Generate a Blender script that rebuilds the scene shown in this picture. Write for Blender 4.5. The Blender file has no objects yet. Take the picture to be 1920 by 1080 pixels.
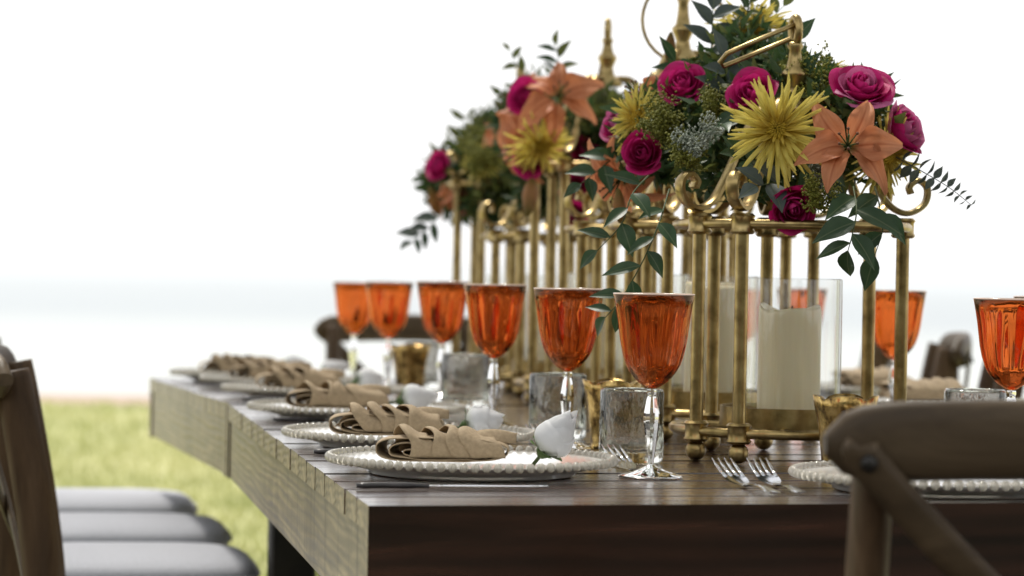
import bpy, math, random
from mathutils import Vector, Matrix, noise
random.seed(7)
R = math.radians
sc = bpy.context.scene
COL = sc.collection

# ------------------------------------------------------------------ camera
F = 5300.0                      # focal length in photo pixels (1920 wide)
TABLE_Z = 0.76
CAM_Z = TABLE_Z + 0.2354
cam = bpy.data.cameras.new('camera')
cam.sensor_width = 36.0
cam.lens = F / 1920 * 36.0
cam.clip_start = 0.1
cam.clip_end = 9000
camo = bpy.data.objects.new('camera', cam)
COL.objects.link(camo)
PITCH = math.atan(47 / F)
CAM_M = (Matrix.Translation((0, 0, CAM_Z)) @ Matrix.Rotation(R(90) - PITCH, 4, 'X') @ Matrix.Rotation(R(1.0), 4, 'Z'))
camo.matrix_world = CAM_M
cam.dof.use_dof = True
cam.dof.focus_distance = 3.22
cam.dof.aperture_fstop = cam.lens / 1000 / 0.019
cam.dof.aperture_blades = 9
sc.camera = camo

# ------------------------------------------------------------------ world, sun, exposure
SUN_EL, SUN_AZ = R(60), R(-25)          # sun stands ahead and to the left, behind thin cloud
w = bpy.data.worlds.new('World')
sc.world = w
w.use_nodes = True
nt = w.node_tree
bg = nt.nodes['Background']
sky = nt.nodes.new('ShaderNodeTexSky')
sky.sky_type = 'NISHITA'
sky.sun_disc = False
sky.sun_elevation = SUN_EL
sky.sun_rotation = SUN_AZ
sky.dust_density = 4.0
sky.air_density = 1.0
mixw = nt.nodes.new('ShaderNodeMix')
mixw.data_type = 'RGBA'
mixw.inputs[0].default_value = 0.90
mixw.inputs[7].default_value = (7.6, 7.62, 7.68, 1)     # bright even cloud cover
nt.links.new(sky.outputs[0], mixw.inputs[6])
nt.links.new(mixw.outputs[2], bg.inputs[0])
bg.inputs[1].default_value = 0.11
sl = bpy.data.lights.new('sun', 'SUN')
sl.energy = 3.6
sl.angle = R(9)
sl.color = (1.0, 0.95, 0.86)
so = bpy.data.objects.new('sun', sl)
COL.objects.link(so)
sd = Vector((math.sin(SUN_AZ) * math.cos(SUN_EL), math.cos(SUN_AZ) * math.cos(SUN_EL), math.sin(SUN_EL)))
so.rotation_euler = sd.to_track_quat('Z', 'Y').to_euler()
so.location = (0, 0, 30)
sc.view_settings.view_transform = 'Standard'
sc.view_settings.look = 'None'
sc.view_settings.exposure = 0.64
sc.view_settings.gamma = 1.0
sc.view_settings.use_curve_mapping = False
sc.cycles.max_bounces = 14
sc.cycles.transmission_bounces = 12
sc.cycles.transparent_max_bounces = 16
sc.cycles.glossy_bounces = 6
sc.cycles.diffuse_bounces = 4
sc.cycles.sample_clamp_indirect = 6.0
sc.cycles.use_denoising = True

# ------------------------------------------------------------------ helpers
def at(px, py, d):
    """world point seen at photo pixel (px, py) at depth d metres"""
    return CAM_M @ Vector(((px - 960) / F * d, (540 - py) / F * d, -d))

KINK = 4.6
def table_h(y):
    return TABLE_Z if y < KINK else TABLE_Z - 0.012 * (y - KINK)

def on_table(px, d):
    """point on the table top at photo column px and depth d"""
    lo = at(px, 0, d); hi = at(px, 1500, d)
    z = table_h(d)
    t = (lo.z - z) / (lo.z - hi.z)
    p = lo.lerp(hi, t)
    return Vector((p.x, p.y, table_h(p.y)))

def tag(o, label=None, cat=None, group=None, kind=None):
    if label: o['label'] = label
    if cat: o['category'] = cat
    if group: o['group'] = group
    if kind: o['kind'] = kind
    return o

def empty(name, loc=(0, 0, 0), rz=0.0, label=None, cat=None, group=None):
    o = bpy.data.objects.new(name, None)
    o.empty_display_size = 0.02
    COL.objects.link(o)
    o.location = loc
    o.rotation_euler = (0, 0, rz)
    return tag(o, label, cat, group)

def inst(name, me, parent=None, mat4=None):
    o = bpy.data.objects.new(name, me)
    COL.objects.link(o)
    if parent: o.parent = parent
    if mat4 is not None: o.matrix_local = mat4
    return o

def copy_tree(o, parent=None):
    c = o.copy()
    COL.objects.link(c)
    if parent: c.parent = parent
    for ch in list(o.children):
        copy_tree(ch, c)
    return c

def axis_mat(p, d, spin=0.0, s=1.0):
    """matrix with local +Z along d at point p"""
    q = Vector(d).normalized().to_track_quat('Z', 'Y').to_matrix().to_4x4()
    return Matrix.Translation(p) @ q @ Matrix.Rotation(spin, 4, 'Z') @ Matrix.Scale(s, 4)

class MB:
    def __init__(self):
        self.v = []; self.f = []
    def add(self, vs, fs, M=None):
        b = len(self.v)
        self.v += [tuple(M @ Vector(p)) for p in vs] if M is not None else [tuple(p) for p in vs]
        self.f += [tuple(i + b for i in f) for f in fs]
    def box(self, c, s, M=None, bev=0.0):
        x, y, z = s[0] / 2, s[1] / 2, s[2] / 2
        T = Matrix.Translation(c)
        if M is not None: T = T @ M
        if bev <= 0:
            vs = [(i * x, j * y, k * z) for i in (-1, 1) for j in (-1, 1) for k in (-1, 1)]
            fs = [(0, 1, 3, 2), (4, 6, 7, 5), (0, 4, 5, 1), (2, 3, 7, 6), (0, 2, 6, 4), (1, 5, 7, 3)]
            self.add(vs, fs, T)
            return
        b = bev
        vs = []
        idx = {}
        for i in (-1, 1):
            for j in (-1, 1):
                for k in (-1, 1):
                    for ax in range(3):
                        p = [i * (x - b), j * (y - b), k * (z - b)]
                        p[ax] += (i, j, k)[ax] * b
                        idx[(i, j, k, ax)] = len(vs); vs.append(tuple(p))
        fs = []
        for s1 in (-1, 1):
            q = [(-1, -1), (1, -1), (1, 1), (-1, 1)]
            a = [idx[(s1, u, t, 0)] for u, t in q]; fs.append(tuple(a if s1 > 0 else a[::-1]))
            a = [idx[(u, s1, t, 1)] for u, t in q]; fs.append(tuple(a[::-1] if s1 > 0 else a))
            a = [idx[(u, t, s1, 2)] for u, t in q]; fs.append(tuple(a if s1 > 0 else a[::-1]))
        for s1 in (-1, 1):
            for s2 in (-1, 1):
                a = [idx[(s1, s2, -1, 0)], idx[(s1, s2, 1, 0)], idx[(s1, s2, 1, 1)], idx[(s1, s2, -1, 1)]]
                fs.append(tuple(a if s1 * s2 < 0 else a[::-1]))
                a = [idx[(s1, -1, s2, 0)], idx[(s1, 1, s2, 0)], idx[(s1, 1, s2, 2)], idx[(s1, -1, s2, 2)]]
                fs.append(tuple(a if s1 * s2 > 0 else a[::-1]))
                a = [idx[(-1, s1, s2, 1)], idx[(1, s1, s2, 1)], idx[(1, s1, s2, 2)], idx[(-1, s1, s2, 2)]]
                fs.append(tuple(a if s1 * s2 < 0 else a[::-1]))
        for i in (-1, 1):
            for j in (-1, 1):
                for k in (-1, 1):
                    a = [idx[(i, j, k, 0)], idx[(i, j, k, 1)], idx[(i, j, k, 2)]]
                    fs.append(tuple(a if i * j * k > 0 else a[::-1]))
        self.add(vs, fs, T)
    def lathe(self, prof, n=32, M=None, fn=None, close=False):
        """prof: list of (r, z); r==0 ends become poles"""
        vs = []; rows = []
        for r, z in prof:
            if r <= 1e-7:
                rows.append([len(vs)]); vs.append((0, 0, z))
            else:
                row = []
                for i in range(n):
                    a = 2 * math.pi * i / n
                    rr, zz = (r, z) if fn is None else fn(r, z, a)
                    row.append(len(vs)); vs.append((rr * math.cos(a), rr * math.sin(a), zz))
                rows.append(row)
        fs = []
        pairs = list(zip(rows[:-1], rows[1:]))
        if close: pairs.append((rows[-1], rows[0]))
        for A, B in pairs:
            if len(A) == 1 and len(B) == 1: continue
            for i in range(n):
                j = (i + 1) % n
                if len(A) == 1: fs.append((A[0], B[j], B[i]))
                elif len(B) == 1: fs.append((A[i], A[j], B[0]))
                else: fs.append((A[i], A[j], B[j], B[i]))
        self.add(vs, fs, M)
    def tube(self, pts, r, n=8, M=None, closed=False, flat=1.0, up=None, caps=True):
        """sweep; r number or list; flat scales the second axis"""
        P = [Vector(p) for p in pts]
        m = len(P)
        rr = r if isinstance(r, (list, tuple)) else [r] * m
        T = []
        for i in range(m):
            if closed: t = P[(i + 1) % m] - P[i - 1]
            else: t = P[min(i + 1, m - 1)] - P[max(i - 1, 0)]
            T.append(t.normalized())
        ref = Vector(up) if up else (Vector((0, 0, 1)) if abs(T[0].z) < 0.9 else Vector((0, 1, 0)))
        vs = []; u = None
        for i in range(m):
            if up: u = (ref - T[i] * ref.dot(T[i])).normalized()
            elif u is None: u = (ref - T[i] * ref.dot(T[i])).normalized()
            else: u = (u - T[i] * u.dot(T[i])).normalized()
            b = T[i].cross(u)
            for k in range(n):
                a = 2 * math.pi * (k + 0.5) / n
                vs.append(tuple(P[i] + (u * math.cos(a) * flat + b * math.sin(a)) * rr[i]))
        fs = []
        for i in range(m if closed else m - 1):
            i2 = (i + 1) % m
            for k in range(n):
                k2 = (k + 1) % n
                fs.append((i * n + k, i * n + k2, i2 * n + k2, i2 * n + k))
        if not closed and caps:
            fs.append(tuple(range(n - 1, -1, -1)))
            fs.append(tuple((m - 1) * n + k for k in range(n)))
        self.add(vs, fs, M)
    def grid(self, fn, nu, nv, M=None):
        vs = [fn(i / nu, j / nv) for j in range(nv + 1) for i in range(nu + 1)]
        fs = []
        for j in range(nv):
            for i in range(nu):
                a = j * (nu + 1) + i
                fs.append((a, a + 1, a + nu + 2, a + nu + 1))
        self.add(vs, fs, M)
    def sphere(self, c, r, n=8, m=5, sq=(1, 1, 1)):
        prof = [(r * math.sin(math.pi * j / m), -r * math.cos(math.pi * j / m)) for j in range(m + 1)]
        prof[0] = (0, -r); prof[-1] = (0, r)
        self.lathe(prof, n, Matrix.Translation(c) @ Matrix.Diagonal((sq[0], sq[1], sq[2], 1)))
    def mesh(self, name, mat, smooth=True, sharp=None):
        me = bpy.data.meshes.new(name)
        me.from_pydata(self.v, [], self.f)
        if mat: me.materials.append(mat)
        if smooth:
            me.polygons.foreach_set('use_smooth', [True] * len(me.polygons))
            if sharp: me.set_sharp_from_angle(angle=R(sharp))
        me.update()
        return me
    def build(self, name, mat, parent=None, smooth=True, sharp=None, M=None):
        return inst(name, self.mesh(name, mat, smooth, sharp), parent, M)

def spline(pts, n):
    """Catmull-Rom through pts"""
    P = [Vector(p) for p in pts]
    P = [P[0] * 2 - P[1]] + P + [P[-1] * 2 - P[-2]]
    out = []
    segs = len(P) - 3
    for s in range(segs):
        p0, p1, p2, p3 = P[s:s + 4]
        for i in range(n):
            t = i / n
            out.append(0.5 * ((2 * p1) + (p2 - p0) * t + (2 * p0 - 5 * p1 + 4 * p2 - p3) * t * t + (3 * p1 - p0 - 3 * p2 + p3) * t ** 3))
    out.append(P[-2].copy())
    return out

def lerp(a, b, t): return a + (b - a) * t

# ------------------------------------------------------------------ materials
def new_mat(name):
    m = bpy.data.materials.new(name)
    m.use_nodes = True
    return m, m.node_tree, m.node_tree.nodes['Principled BSDF']

def noise_ramp(nt, stops, scale=5.0, detail=4.0, coord='Object', stretch=(1, 1, 1), distort=0.0, rough=0.55):
    N = nt.nodes
    tc = N.new('ShaderNodeTexCoord')
    mp = N.new('ShaderNodeMapping')
    mp.inputs['Scale'].default_value = stretch
    nz = N.new('ShaderNodeTexNoise')
    nz.inputs['Scale'].default_value = scale
    nz.inputs['Detail'].default_value = detail
    nz.inputs['Roughness'].default_value = rough
    nz.inputs['Distortion'].default_value = distort
    rp = N.new('ShaderNodeValToRGB')
    el = rp.color_ramp.elements
    el[0].position, el[0].color = stops[0][0], (*stops[0][1], 1)
    el[1].position, el[1].color = stops[-1][0], (*stops[-1][1], 1)
    for p, c in stops[1:-1]:
        e = el.new(p); e.color = (*c, 1)
    nt.links.new(tc.outputs[coord], mp.inputs[0])
    nt.links.new(mp.outputs[0], nz.inputs[0])
    nt.links.new(nz.outputs[0], rp.inputs[0])
    return rp, nz

def bump(nt, bsdf, src, strength=0.3, dist=0.002):
    b = nt.nodes.new('ShaderNodeBump')
    b.inputs['Strength'].default_value = strength
    b.inputs['Distance'].default_value = dist
    nt.links.new(src, b.inputs['Height'])
    nt.links.new(b.outputs[0], bsdf.inputs['Normal'])

def mat_noise(name, stops, rough=0.5, scale=5, detail=4, stretch=(1, 1, 1), metal=0.0, bmp=0.0, bdist=0.002, coord='Object', distort=0.0, spec=None, rand=0.0):
    m, nt, b = new_mat(name)
    rp, nz = noise_ramp(nt, stops, scale, detail, coord, stretch, distort)
    out = rp.outputs[0]
    if rand:
        oi = nt.nodes.new('ShaderNodeObjectInfo')
        mr = nt.nodes.new('ShaderNodeMapRange')
        mr.inputs[3].default_value = 1 - rand; mr.inputs[4].default_value = 1 + rand
        hs = nt.nodes.new('ShaderNodeHueSaturation')
        nt.links.new(oi.outputs['Random'], mr.inputs[0])
        nt.links.new(mr.outputs[0], hs.inputs['Value'])
        nt.links.new(out, hs.inputs['Color'])
        out = hs.outputs[0]
    nt.links.new(out, b.inputs['Base Color'])
    b.inputs['Roughness'].default_value = rough
    b.inputs['Metallic'].default_value = metal
    if spec is not None: b.inputs['Specular IOR Level'].default_value = spec
    if bmp: bump(nt, b, nz.outputs[0], bmp, bdist)
    return m

def mat_petal(name, c1, c2, trans=0.35, scale=30, stretch=(1, 1, 1), rough=0.55, var=(.82, 1.15)):
    """petal or leaf: diffuse skin that also lets light through"""
    m, nt, b = new_mat(name)
    rp, nz = noise_ramp(nt, [(0.3, c1), (0.7, c2)], scale, 3, 'Object', stretch)
    oi = nt.nodes.new('ShaderNodeObjectInfo')
    mr = nt.nodes.new('ShaderNodeMapRange')
    mr.inputs[3].default_value = var[0]; mr.inputs[4].default_value = var[1]
    hs = nt.nodes.new('ShaderNodeHueSaturation')
    nt.links.new(oi.outputs['Random'], mr.inputs[0])
    nt.links.new(mr.outputs[0], hs.inputs['Value'])
    nt.links.new(rp.outputs[0], hs.inputs['Color'])
    nt.links.new(hs.outputs[0], b.inputs['Base Color'])
    b.inputs['Roughness'].default_value = rough
    b.inputs['Specular IOR Level'].default_value = 0.3
    bump(nt, b, nz.outputs[0], 0.25, 0.001)
    tr = nt.nodes.new('ShaderNodeBsdfTranslucent')
    nt.links.new(hs.outputs[0], tr.inputs[0])
    mx = nt.nodes.new('ShaderNodeMixShader')
    mx.inputs[0].default_value = trans
    nt.links.new(b.outputs[0], mx.inputs[1])
    nt.links.new(tr.outputs[0], mx.inputs[2])
    nt.links.new(mx.outputs[0], nt.nodes['Material Output'].inputs[0])
    return m

def mat_glass(name, col=(1, 1, 1), rough=0.0, ior=1.5, bmp=0.0, bscale=60, bdist=0.002, stretch=(1, 1, 1)):
    m, nt, b = new_mat(name)
    g = nt.nodes.new('ShaderNodeBsdfGlass')
    g.inputs[0].default_value = (*col, 1)
    g.inputs['Roughness'].default_value = rough
    g.inputs['IOR'].default_value = ior
    if bmp:
        tc = nt.nodes.new('ShaderNodeTexCoord')
        nz = nt.nodes.new('ShaderNodeTexNoise'); nz.inputs['Scale'].default_value = bscale
        mp = nt.nodes.new('ShaderNodeMapping'); mp.inputs['Scale'].default_value = stretch
        nt.links.new(tc.outputs['Object'], mp.inputs[0]); nt.links.new(mp.outputs[0], nz.inputs[0])
        bn = nt.nodes.new('ShaderNodeBump')
        bn.inputs['Strength'].default_value = bmp; bn.inputs['Distance'].default_value = bdist
        nt.links.new(nz.outputs[0], bn.inputs['Height'])
        nt.links.new(bn.outputs[0], g.inputs['Normal'])
    nt.links.new(g.outputs[0], nt.nodes['Material Output'].inputs[0])
    return m

def mat_thin_glass(name, tint=(0.985, 0.985, 0.98), edge=0.75):
    """thin blown cylinder: passes light straight through, mirrors more towards its edges"""
    m, nt, b = new_mat(name)
    t = nt.nodes.new('ShaderNodeBsdfTransparent'); t.inputs[0].default_value = (*tint, 1)
    g = nt.nodes.new('ShaderNodeBsdfGlossy'); g.inputs['Roughness'].default_value = 0.02
    g.inputs[0].default_value = (0.95, 0.96, 0.95, 1)
    lw = nt.nodes.new('ShaderNodeLayerWeight'); lw.inputs[0].default_value = 0.5
    pw = nt.nodes.new('ShaderNodeMath'); pw.operation = 'POWER'; pw.inputs[1].default_value = 4.0
    ml = nt.nodes.new('ShaderNodeMath'); ml.operation = 'MULTIPLY_ADD'; ml.inputs[1].default_value = edge; ml.inputs[2].default_value = 0.05
    p2 = nt.nodes.new('ShaderNodeMath'); p2.operation = 'POWER'; p2.inputs[1].default_value = 5.0
    tm = nt.nodes.new('ShaderNodeMix'); tm.data_type = 'RGBA'
    tm.inputs[6].default_value = (*tint, 1); tm.inputs[7].default_value = (.30, .31, .28, 1)
    nt.links.new(lw.outputs['Facing'], p2.inputs[0]); nt.links.new(p2.outputs[0], tm.inputs[0]); nt.links.new(tm.outputs[2], t.inputs[0])
    mx = nt.nodes.new('ShaderNodeMixShader')
    nt.links.new(lw.outputs['Facing'], pw.inputs[0])
    nt.links.new(pw.outputs[0], ml.inputs[0])
    nt.links.new(ml.outputs[0], mx.inputs[0])
    nt.links.new(t.outputs[0], mx.inputs[1]); nt.links.new(g.outputs[0], mx.inputs[2])
    nt.links.new(mx.outputs[0], nt.nodes['Material Output'].inputs[0])
    return m

def tint_by(m, axis, stops, fac=1.0, mode='MIX'):
    """mix a colour run along the petal's own coordinates into its pigment"""
    nt = m.node_tree
    hs = [n for n in nt.nodes if n.type == 'HUE_SAT'][0]
    src = hs.inputs['Color'].links[0].from_socket
    tc = nt.nodes.new('ShaderNodeTexCoord')
    sp = nt.nodes.new('ShaderNodeSeparateXYZ')
    nt.links.new(tc.outputs['Object'], sp.inputs[0])
    if axis == 'R':
        cb = nt.nodes.new('ShaderNodeCombineXYZ')
        nt.links.new(sp.outputs[0], cb.inputs[0]); nt.links.new(sp.outputs[1], cb.inputs[1])
        ln = nt.nodes.new('ShaderNodeVectorMath'); ln.operation = 'LENGTH'
        nt.links.new(cb.outputs[0], ln.inputs[0]); val = ln.outputs['Value']
    elif axis == 'Y':
        ab = nt.nodes.new('ShaderNodeMath'); ab.operation = 'ABSOLUTE'
        nt.links.new(sp.outputs[1], ab.inputs[0]); val = ab.outputs[0]
    else:
        val = sp.outputs[2]
    mr = nt.nodes.new('ShaderNodeMapRange')
    mr.inputs[1].default_value = stops[0]; mr.inputs[2].default_value = stops[1]
    nt.links.new(val, mr.inputs[0])
    inv = nt.nodes.new('ShaderNodeMath'); inv.operation = 'MULTIPLY'
    inv.inputs[1].default_value = fac
    nt.links.new(mr.outputs[0], inv.inputs[0])
    mx = nt.nodes.new('ShaderNodeMix'); mx.data_type = 'RGBA'; mx.blend_type = mode
    mx.inputs[7].default_value = (*stops[2], 1)
    nt.links.new(inv.outputs[0], mx.inputs[0]); nt.links.new(src, mx.inputs[6])
    nt.links.new(mx.outputs[2], hs.inputs['Color'])
M = {}
# stained table wood: grain runs along local X of a plank
def mat_wood(name, dark, mid, light, rough, stretch, scale, bmp=0.35, rand=0.25, distort=1.2, coat=0.0, band='Y', wscale=14, wmix=0.45):
    m, nt, b = new_mat(name)
    rp, nz = noise_ramp(nt, [(0.28, dark), (0.52, mid), (0.78, light)], scale, 6, 'Object', stretch, distort, 0.62)
    wv = nt.nodes.new('ShaderNodeTexWave')
    wv.wave_type = 'BANDS'; wv.bands_direction = band
    wv.inputs['Scale'].default_value = wscale; wv.inputs['Distortion'].default_value = 9; wv.inputs['Detail'].default_value = 3
    wv.inputs['Detail Scale'].default_value = 0.9
    mp = [n for n in nt.nodes if n.type == 'MAPPING'][0]
    nt.links.new(mp.outputs[0], wv.inputs[0])
    mul = nt.nodes.new('ShaderNodeMix'); mul.data_type = 'RGBA'; mul.blend_type = 'MULTIPLY'; mul.inputs[0].default_value = wmix
    nt.links.new(rp.outputs[0], mul.inputs[6]); nt.links.new(wv.outputs[0], mul.inputs[7])
    oi = nt.nodes.new('ShaderNodeObjectInfo')
    mr = nt.nodes.new('ShaderNodeMapRange'); mr.inputs[3].default_value = 1 - rand; mr.inputs[4].default_value = 1 + rand
    hs = nt.nodes.new('ShaderNodeHueSaturation')
    nt.links.new(oi.outputs['Random'], mr.inputs[0]); nt.links.new(mr.outputs[0], hs.inputs['Value'])
    nt.links.new(mul.outputs[2], hs.inputs['Color'])
    nt.links.new(hs.outputs[0], b.inputs['Base Color'])
    rr = nt.nodes.new('ShaderNodeMapRange')
    rr.inputs[3].default_value = rough - 0.06; rr.inputs[4].default_value = rough + 0.1
    nt.links.new(nz.outputs[0], rr.inputs[0]); nt.links.new(rr.outputs[0], b.inputs['Roughness'])
    b.inputs['Coat Weight'].default_value = coat
    b.inputs['Coat Roughness'].default_value = 0.17
    add = nt.nodes.new('ShaderNodeMath'); add.operation = 'ADD'
    nt.links.new(nz.outputs[0], add.inputs[0]); nt.links.new(wv.outputs[0], add.inputs[1])
    bump(nt, b, add.outputs[0], bmp, 0.0012)
    return m
M['plank'] = mat_wood('stained_plank', (.025, .011, .006), (.07, .031, .017), (.15, .07, .038), 0.26, (.12, 1.6, 1.6), 9, 0.02, 0.3, coat=1.0)
M['front'] = mat_wood('dark_stained_board', (.016, .006, .0035), (.045, .017, .0095), (.13, .05, .027), 0.22, (.12, 1.6, 1.6), 9, 0.02, 0.1, band='Z', wscale=9, coat=0.8)
M['side'] = mat_wood('weathered_lawn_sheen_board', (.05, .042, .028), (.16, .14, .09), (.26, .23, .15), 0.36, (1.6, .3, 1.6), 5, 0.5, 0.06)  # weathered side wood, lightened in colour for the lawn it mirrors
M['leg'] = mat_noise('black_table_leg', [(.3, (.008, .007, .006)), (.7, (.02, .016, .012))], 0.5, 20)
M['chair'] = mat_wood('weathered_oak', (.038, .021, .010), (.088, .052, .026), (.17, .11, .06), 0.45, (1.5, 1.5, .15), 12, 0.3, 0.08, wmix=0.0)
M['chair_rail'] = mat_wood('weathered_oak_rail', (.034, .022, .011), (.072, .048, .026), (.135, .095, .054), 0.45, (.2, 1.5, 1.5), 12, 0.3, 0.08, wmix=0.0)
for k in ('chair', 'chair_rail'): M[k].node_tree.nodes['Principled BSDF'].inputs['Specular IOR Level'].default_value = 0.25
M['cushion'] = mat_noise('grey_cushion_fabric', [(.3, (.37, .38, .42)), (.7, (.46, .47, .52))], 0.75, 220, 2, bmp=0.25, bdist=0.0008)
M['bolt'] = mat_noise('dark_iron', [(.3, (.02, .02, .02)), (.7, (.06, .055, .05))], 0.4, 60, metal=0.8)
M['brass'] = mat_noise('aged_brass', [(.28, (.17, .12, .05)), (.5, (.39, .285, .12)), (.75, (.55, .43, .21))], 0.33, 38, 5, metal=1.0, bmp=0.08, bdist=0.001)
M['candle'] = mat_noise('ivory_wax', [(.3, (.74, .65, .43)), (.7, (.82, .73, .50))], 0.45, 30, 3, stretch=(2.5, 2.5, .15), bmp=0.15, bdist=0.001)
_b = M['candle'].node_tree.nodes['Principled BSDF']; _b.inputs['Subsurface Weight'].default_value = 0.25; _b.inputs['Subsurface Radius'].default_value = (.012, .008, .004)
M['wick'] = mat_noise('burnt_wick', [(.3, (.01, .01, .01)), (.7, (.03, .03, .03))], 0.9, 50)
M['hurricane'] = mat_thin_glass('hurricane_glass')
M['amber'] = mat_glass('amber_orange_glass', (.915, 0.61, 0.395), 0.0, 1.5)
M['rim'] = mat_noise('pale_ground_rim', [(.3, (.85, .62, .50)), (.7, (.92, .72, .60))], 0.15, 30, spec=0.8)
M['clear'] = mat_glass('clear_glass', (.98, .985, .98), 0.0, 1.5)
M['seeded'] = mat_glass('seeded_tumbler_glass', (.99, .995, .97), 0.0, 1.48, bmp=0.38, bscale=95, bdist=0.003, stretch=(1.3, 1.3, .45))
M['votive'] = mat_noise('gold_mercury_glass', [(.35, (.10, .055, .015)), (.5, (.42, .28, .09)), (.7, (.7, .5, .2))], 0.22, 90, 5, metal=0.85, bmp=0.3, bdist=0.002)
M['charger'] = mat_noise('pearl_charger', [(.3, (.74, .72, .68)), (.7, (.82, .80, .76))], 0.12, 20, spec=0.6)
_b = M['charger'].node_tree.nodes['Principled BSDF']; _b.inputs['Transmission Weight'].default_value = 0.45
M['bead'] = mat_noise('champagne_bead', [(.3, (.66, .62, .53)), (.7, (.80, .77, .68))], 0.10, 40, spec=0.8)
_b = M['bead'].node_tree.nodes['Principled BSDF']; _b.inputs['Transmission Weight'].default_value = 0.55
M['napkin'] = mat_noise('tan_linen', [(.3, (.32, .235, .14)), (.7, (.42, .315, .195))], 0.8, 260, 3, bmp=0.4, bdist=0.0006)
M['steel'] = mat_noise('polished_steel', [(.3, (.62, .63, .65)), (.7, (.72, .73, .75))], 0.12, 20, metal=1.0)
M['knife_handle'] = mat_noise('dark_knife_handle', [(.3, (.03, .028, .03)), (.7, (.07, .065, .065))], 0.3, 40, metal=0.5)
M['rose'] = mat_petal('magenta_petal', (.42, .004, .10), (.62, .015, .20), 0.3, 40)
M['rose_pale'] = mat_petal('mauve_pink_petal', (.50, .10, .26), (.62, .18, .36), 0.35, 40)
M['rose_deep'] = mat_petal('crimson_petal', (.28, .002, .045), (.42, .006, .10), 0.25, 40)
M['white_rose'] = mat_petal('white_petal', (.84, .84, .85), (.88, .88, .885), 0.35, 30, var=(.96, 1.02))
M['lily'] = mat_petal('peach_lily_petal', (.48, .155, .062), (.62, .245, .115), 0.35, 26, (1, 6, 1))
M['mum'] = mat_petal('yellow_mum_petal', (.56, .45, .075), (.70, .60, .16), 0.35, 40)
M['mum_core'] = mat_petal('golden_mum_heart', (.42, .26, .015), (.56, .38, .03), 0.2, 60)
M['anther'] = mat_noise('lily_anther', [(.3, (.10, .03, .012)), (.7, (.16, .06, .02))], 0.7, 60)
M['leaf'] = mat_petal('ruscus_leaf', (.026, .058, .025), (.052, .098, .040), 0.25, 30, rough=0.4)
M['leaf2'] = mat_petal('dusty_eucalyptus_leaf', (.055, .075, .068), (.10, .125, .11), 0.2, 30, rough=0.5)
M['leaf3'] = mat_petal('olive_leaf', (.085, .105, .026), (.16, .185, .05), 0.35, 30, rough=0.5)
M['solidago'] = mat_petal('goldenrod_bud', (.20, .21, .03), (.34, .34, .065), 0.3, 60)
M['seed'] = mat_petal('grey_eucalyptus_seed', (.24, .28, .22), (.40, .43, .36), 0.2, 60)
M['stem'] = mat_petal('green_stem', (.05, .08, .025), (.08, .11, .04), 0.1, 30)
M['sepal'] = mat_petal('green_sepal', (.07, .12, .035), (.12, .18, .06), 0.2, 40)

M['leaf_mass'] = mat_petal('small_dark_leaf', (.036, .078, .028), (.080, .135, .045), 0.28, 30, rough=0.45)
tint_by(M['lily'], 'Y', (.0022, .0002, (.36, .075, .022)), .75)          # darker midrib
tint_by(M['lily'], 'R', (.016, .004, (.16, .14, .03)), .9)               # greenish throat
tint_by(M['lily'], 'R', (.040, .085, (.74, .36, .20)), .7)               # paler tips
tint_by(M['mum'], 'R', (.030, .008, (.44, .27, .018)), .9)
tint_by(M['mum'], 'R', (.040, .066, (.72, .62, .20)), .7)
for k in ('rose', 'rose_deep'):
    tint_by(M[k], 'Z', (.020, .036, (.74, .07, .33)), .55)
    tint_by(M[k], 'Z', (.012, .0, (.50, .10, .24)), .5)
for k in ('leaf', 'leaf2', 'leaf3'):
    tint_by(M[k], 'Y', (.0009, .0002, (.14, .17, .09)), .7)              # pale midrib
tint_by(M['white_rose'], 'Z', (.014, -.004, (.62, .68, .44)), .6)        # greenish base

# ------------------------------------------------------------------ setting: lawn, sand, sea
LAWN_END, SAND_END = 19.0, 22.4
def sheet(name, x0, x1, y0, y1, nx, ny, zf, mat):
    mb = MB()
    mb.grid(lambda u, v: (lerp(x0, x1, u), lerp(y0, y1, v), zf(lerp(x0, x1, u), lerp(y0, y1, v))), nx, ny)
    return tag(mb.build(name, mat), kind='structure')
M['lawn'] = mat_noise('lawn_turf', [(.25, (.25, .27, .11)), (.5, (.39, .39, .19)), (.75, (.50, .47, .27))], 0.9, 0.75, 8, bmp=0.6, bdist=0.03)
M['sand'] = mat_noise('beach_sand', [(.3, (.26, .185, .14)), (.7, (.34, .25, .20))], 0.9, 2.0, 6)
M['bounce_blocker'] = mat_noise('bounce_blocker_gravel', [(.3, (.03, .025, .02)), (.7, (.085, .07, .058))], 0.9, 40, 5, bmp=0.6, bdist=0.01)
sheet('bounce_blocker', -30, 30, -3.2, 3.55, 4, 2, lambda x, y: 0.004, M['bounce_blocker'])  # unseen dark ground strip added to cut green bounce off the lawn
def edge_y(x): return LAWN_END + 0.25 * math.sin(x * 0.7) + 0.15 * math.sin(x * 1.9 + 1)
mb = MB()
mb.grid(lambda u, v: (lerp(-60, 60, u), lerp(-40, edge_y(lerp(-60, 60, u)), v), 0.0), 240, 12)
tag(mb.build('lawn', M['lawn']), kind='structure')
mb = MB()
mb.grid(lambda u, v: (lerp(-60, 60, u), lerp(edge_y(lerp(-60, 60, u)) - 0.3, SAND_END + 2, v), lerp(-0.012, -0.16, v)), 240, 6)
tag(mb.build('sand', M['sand']), kind='structure')
m, nt, b = new_mat('sea_water')
b.inputs['Base Color'].default_value = (.27, .335, .38, 1)
b.inputs['Roughness'].default_value = 0.42
b.inputs['Specular IOR Level'].default_value = 0.12
tc = nt.nodes.new('ShaderNodeTexCoord')
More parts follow.
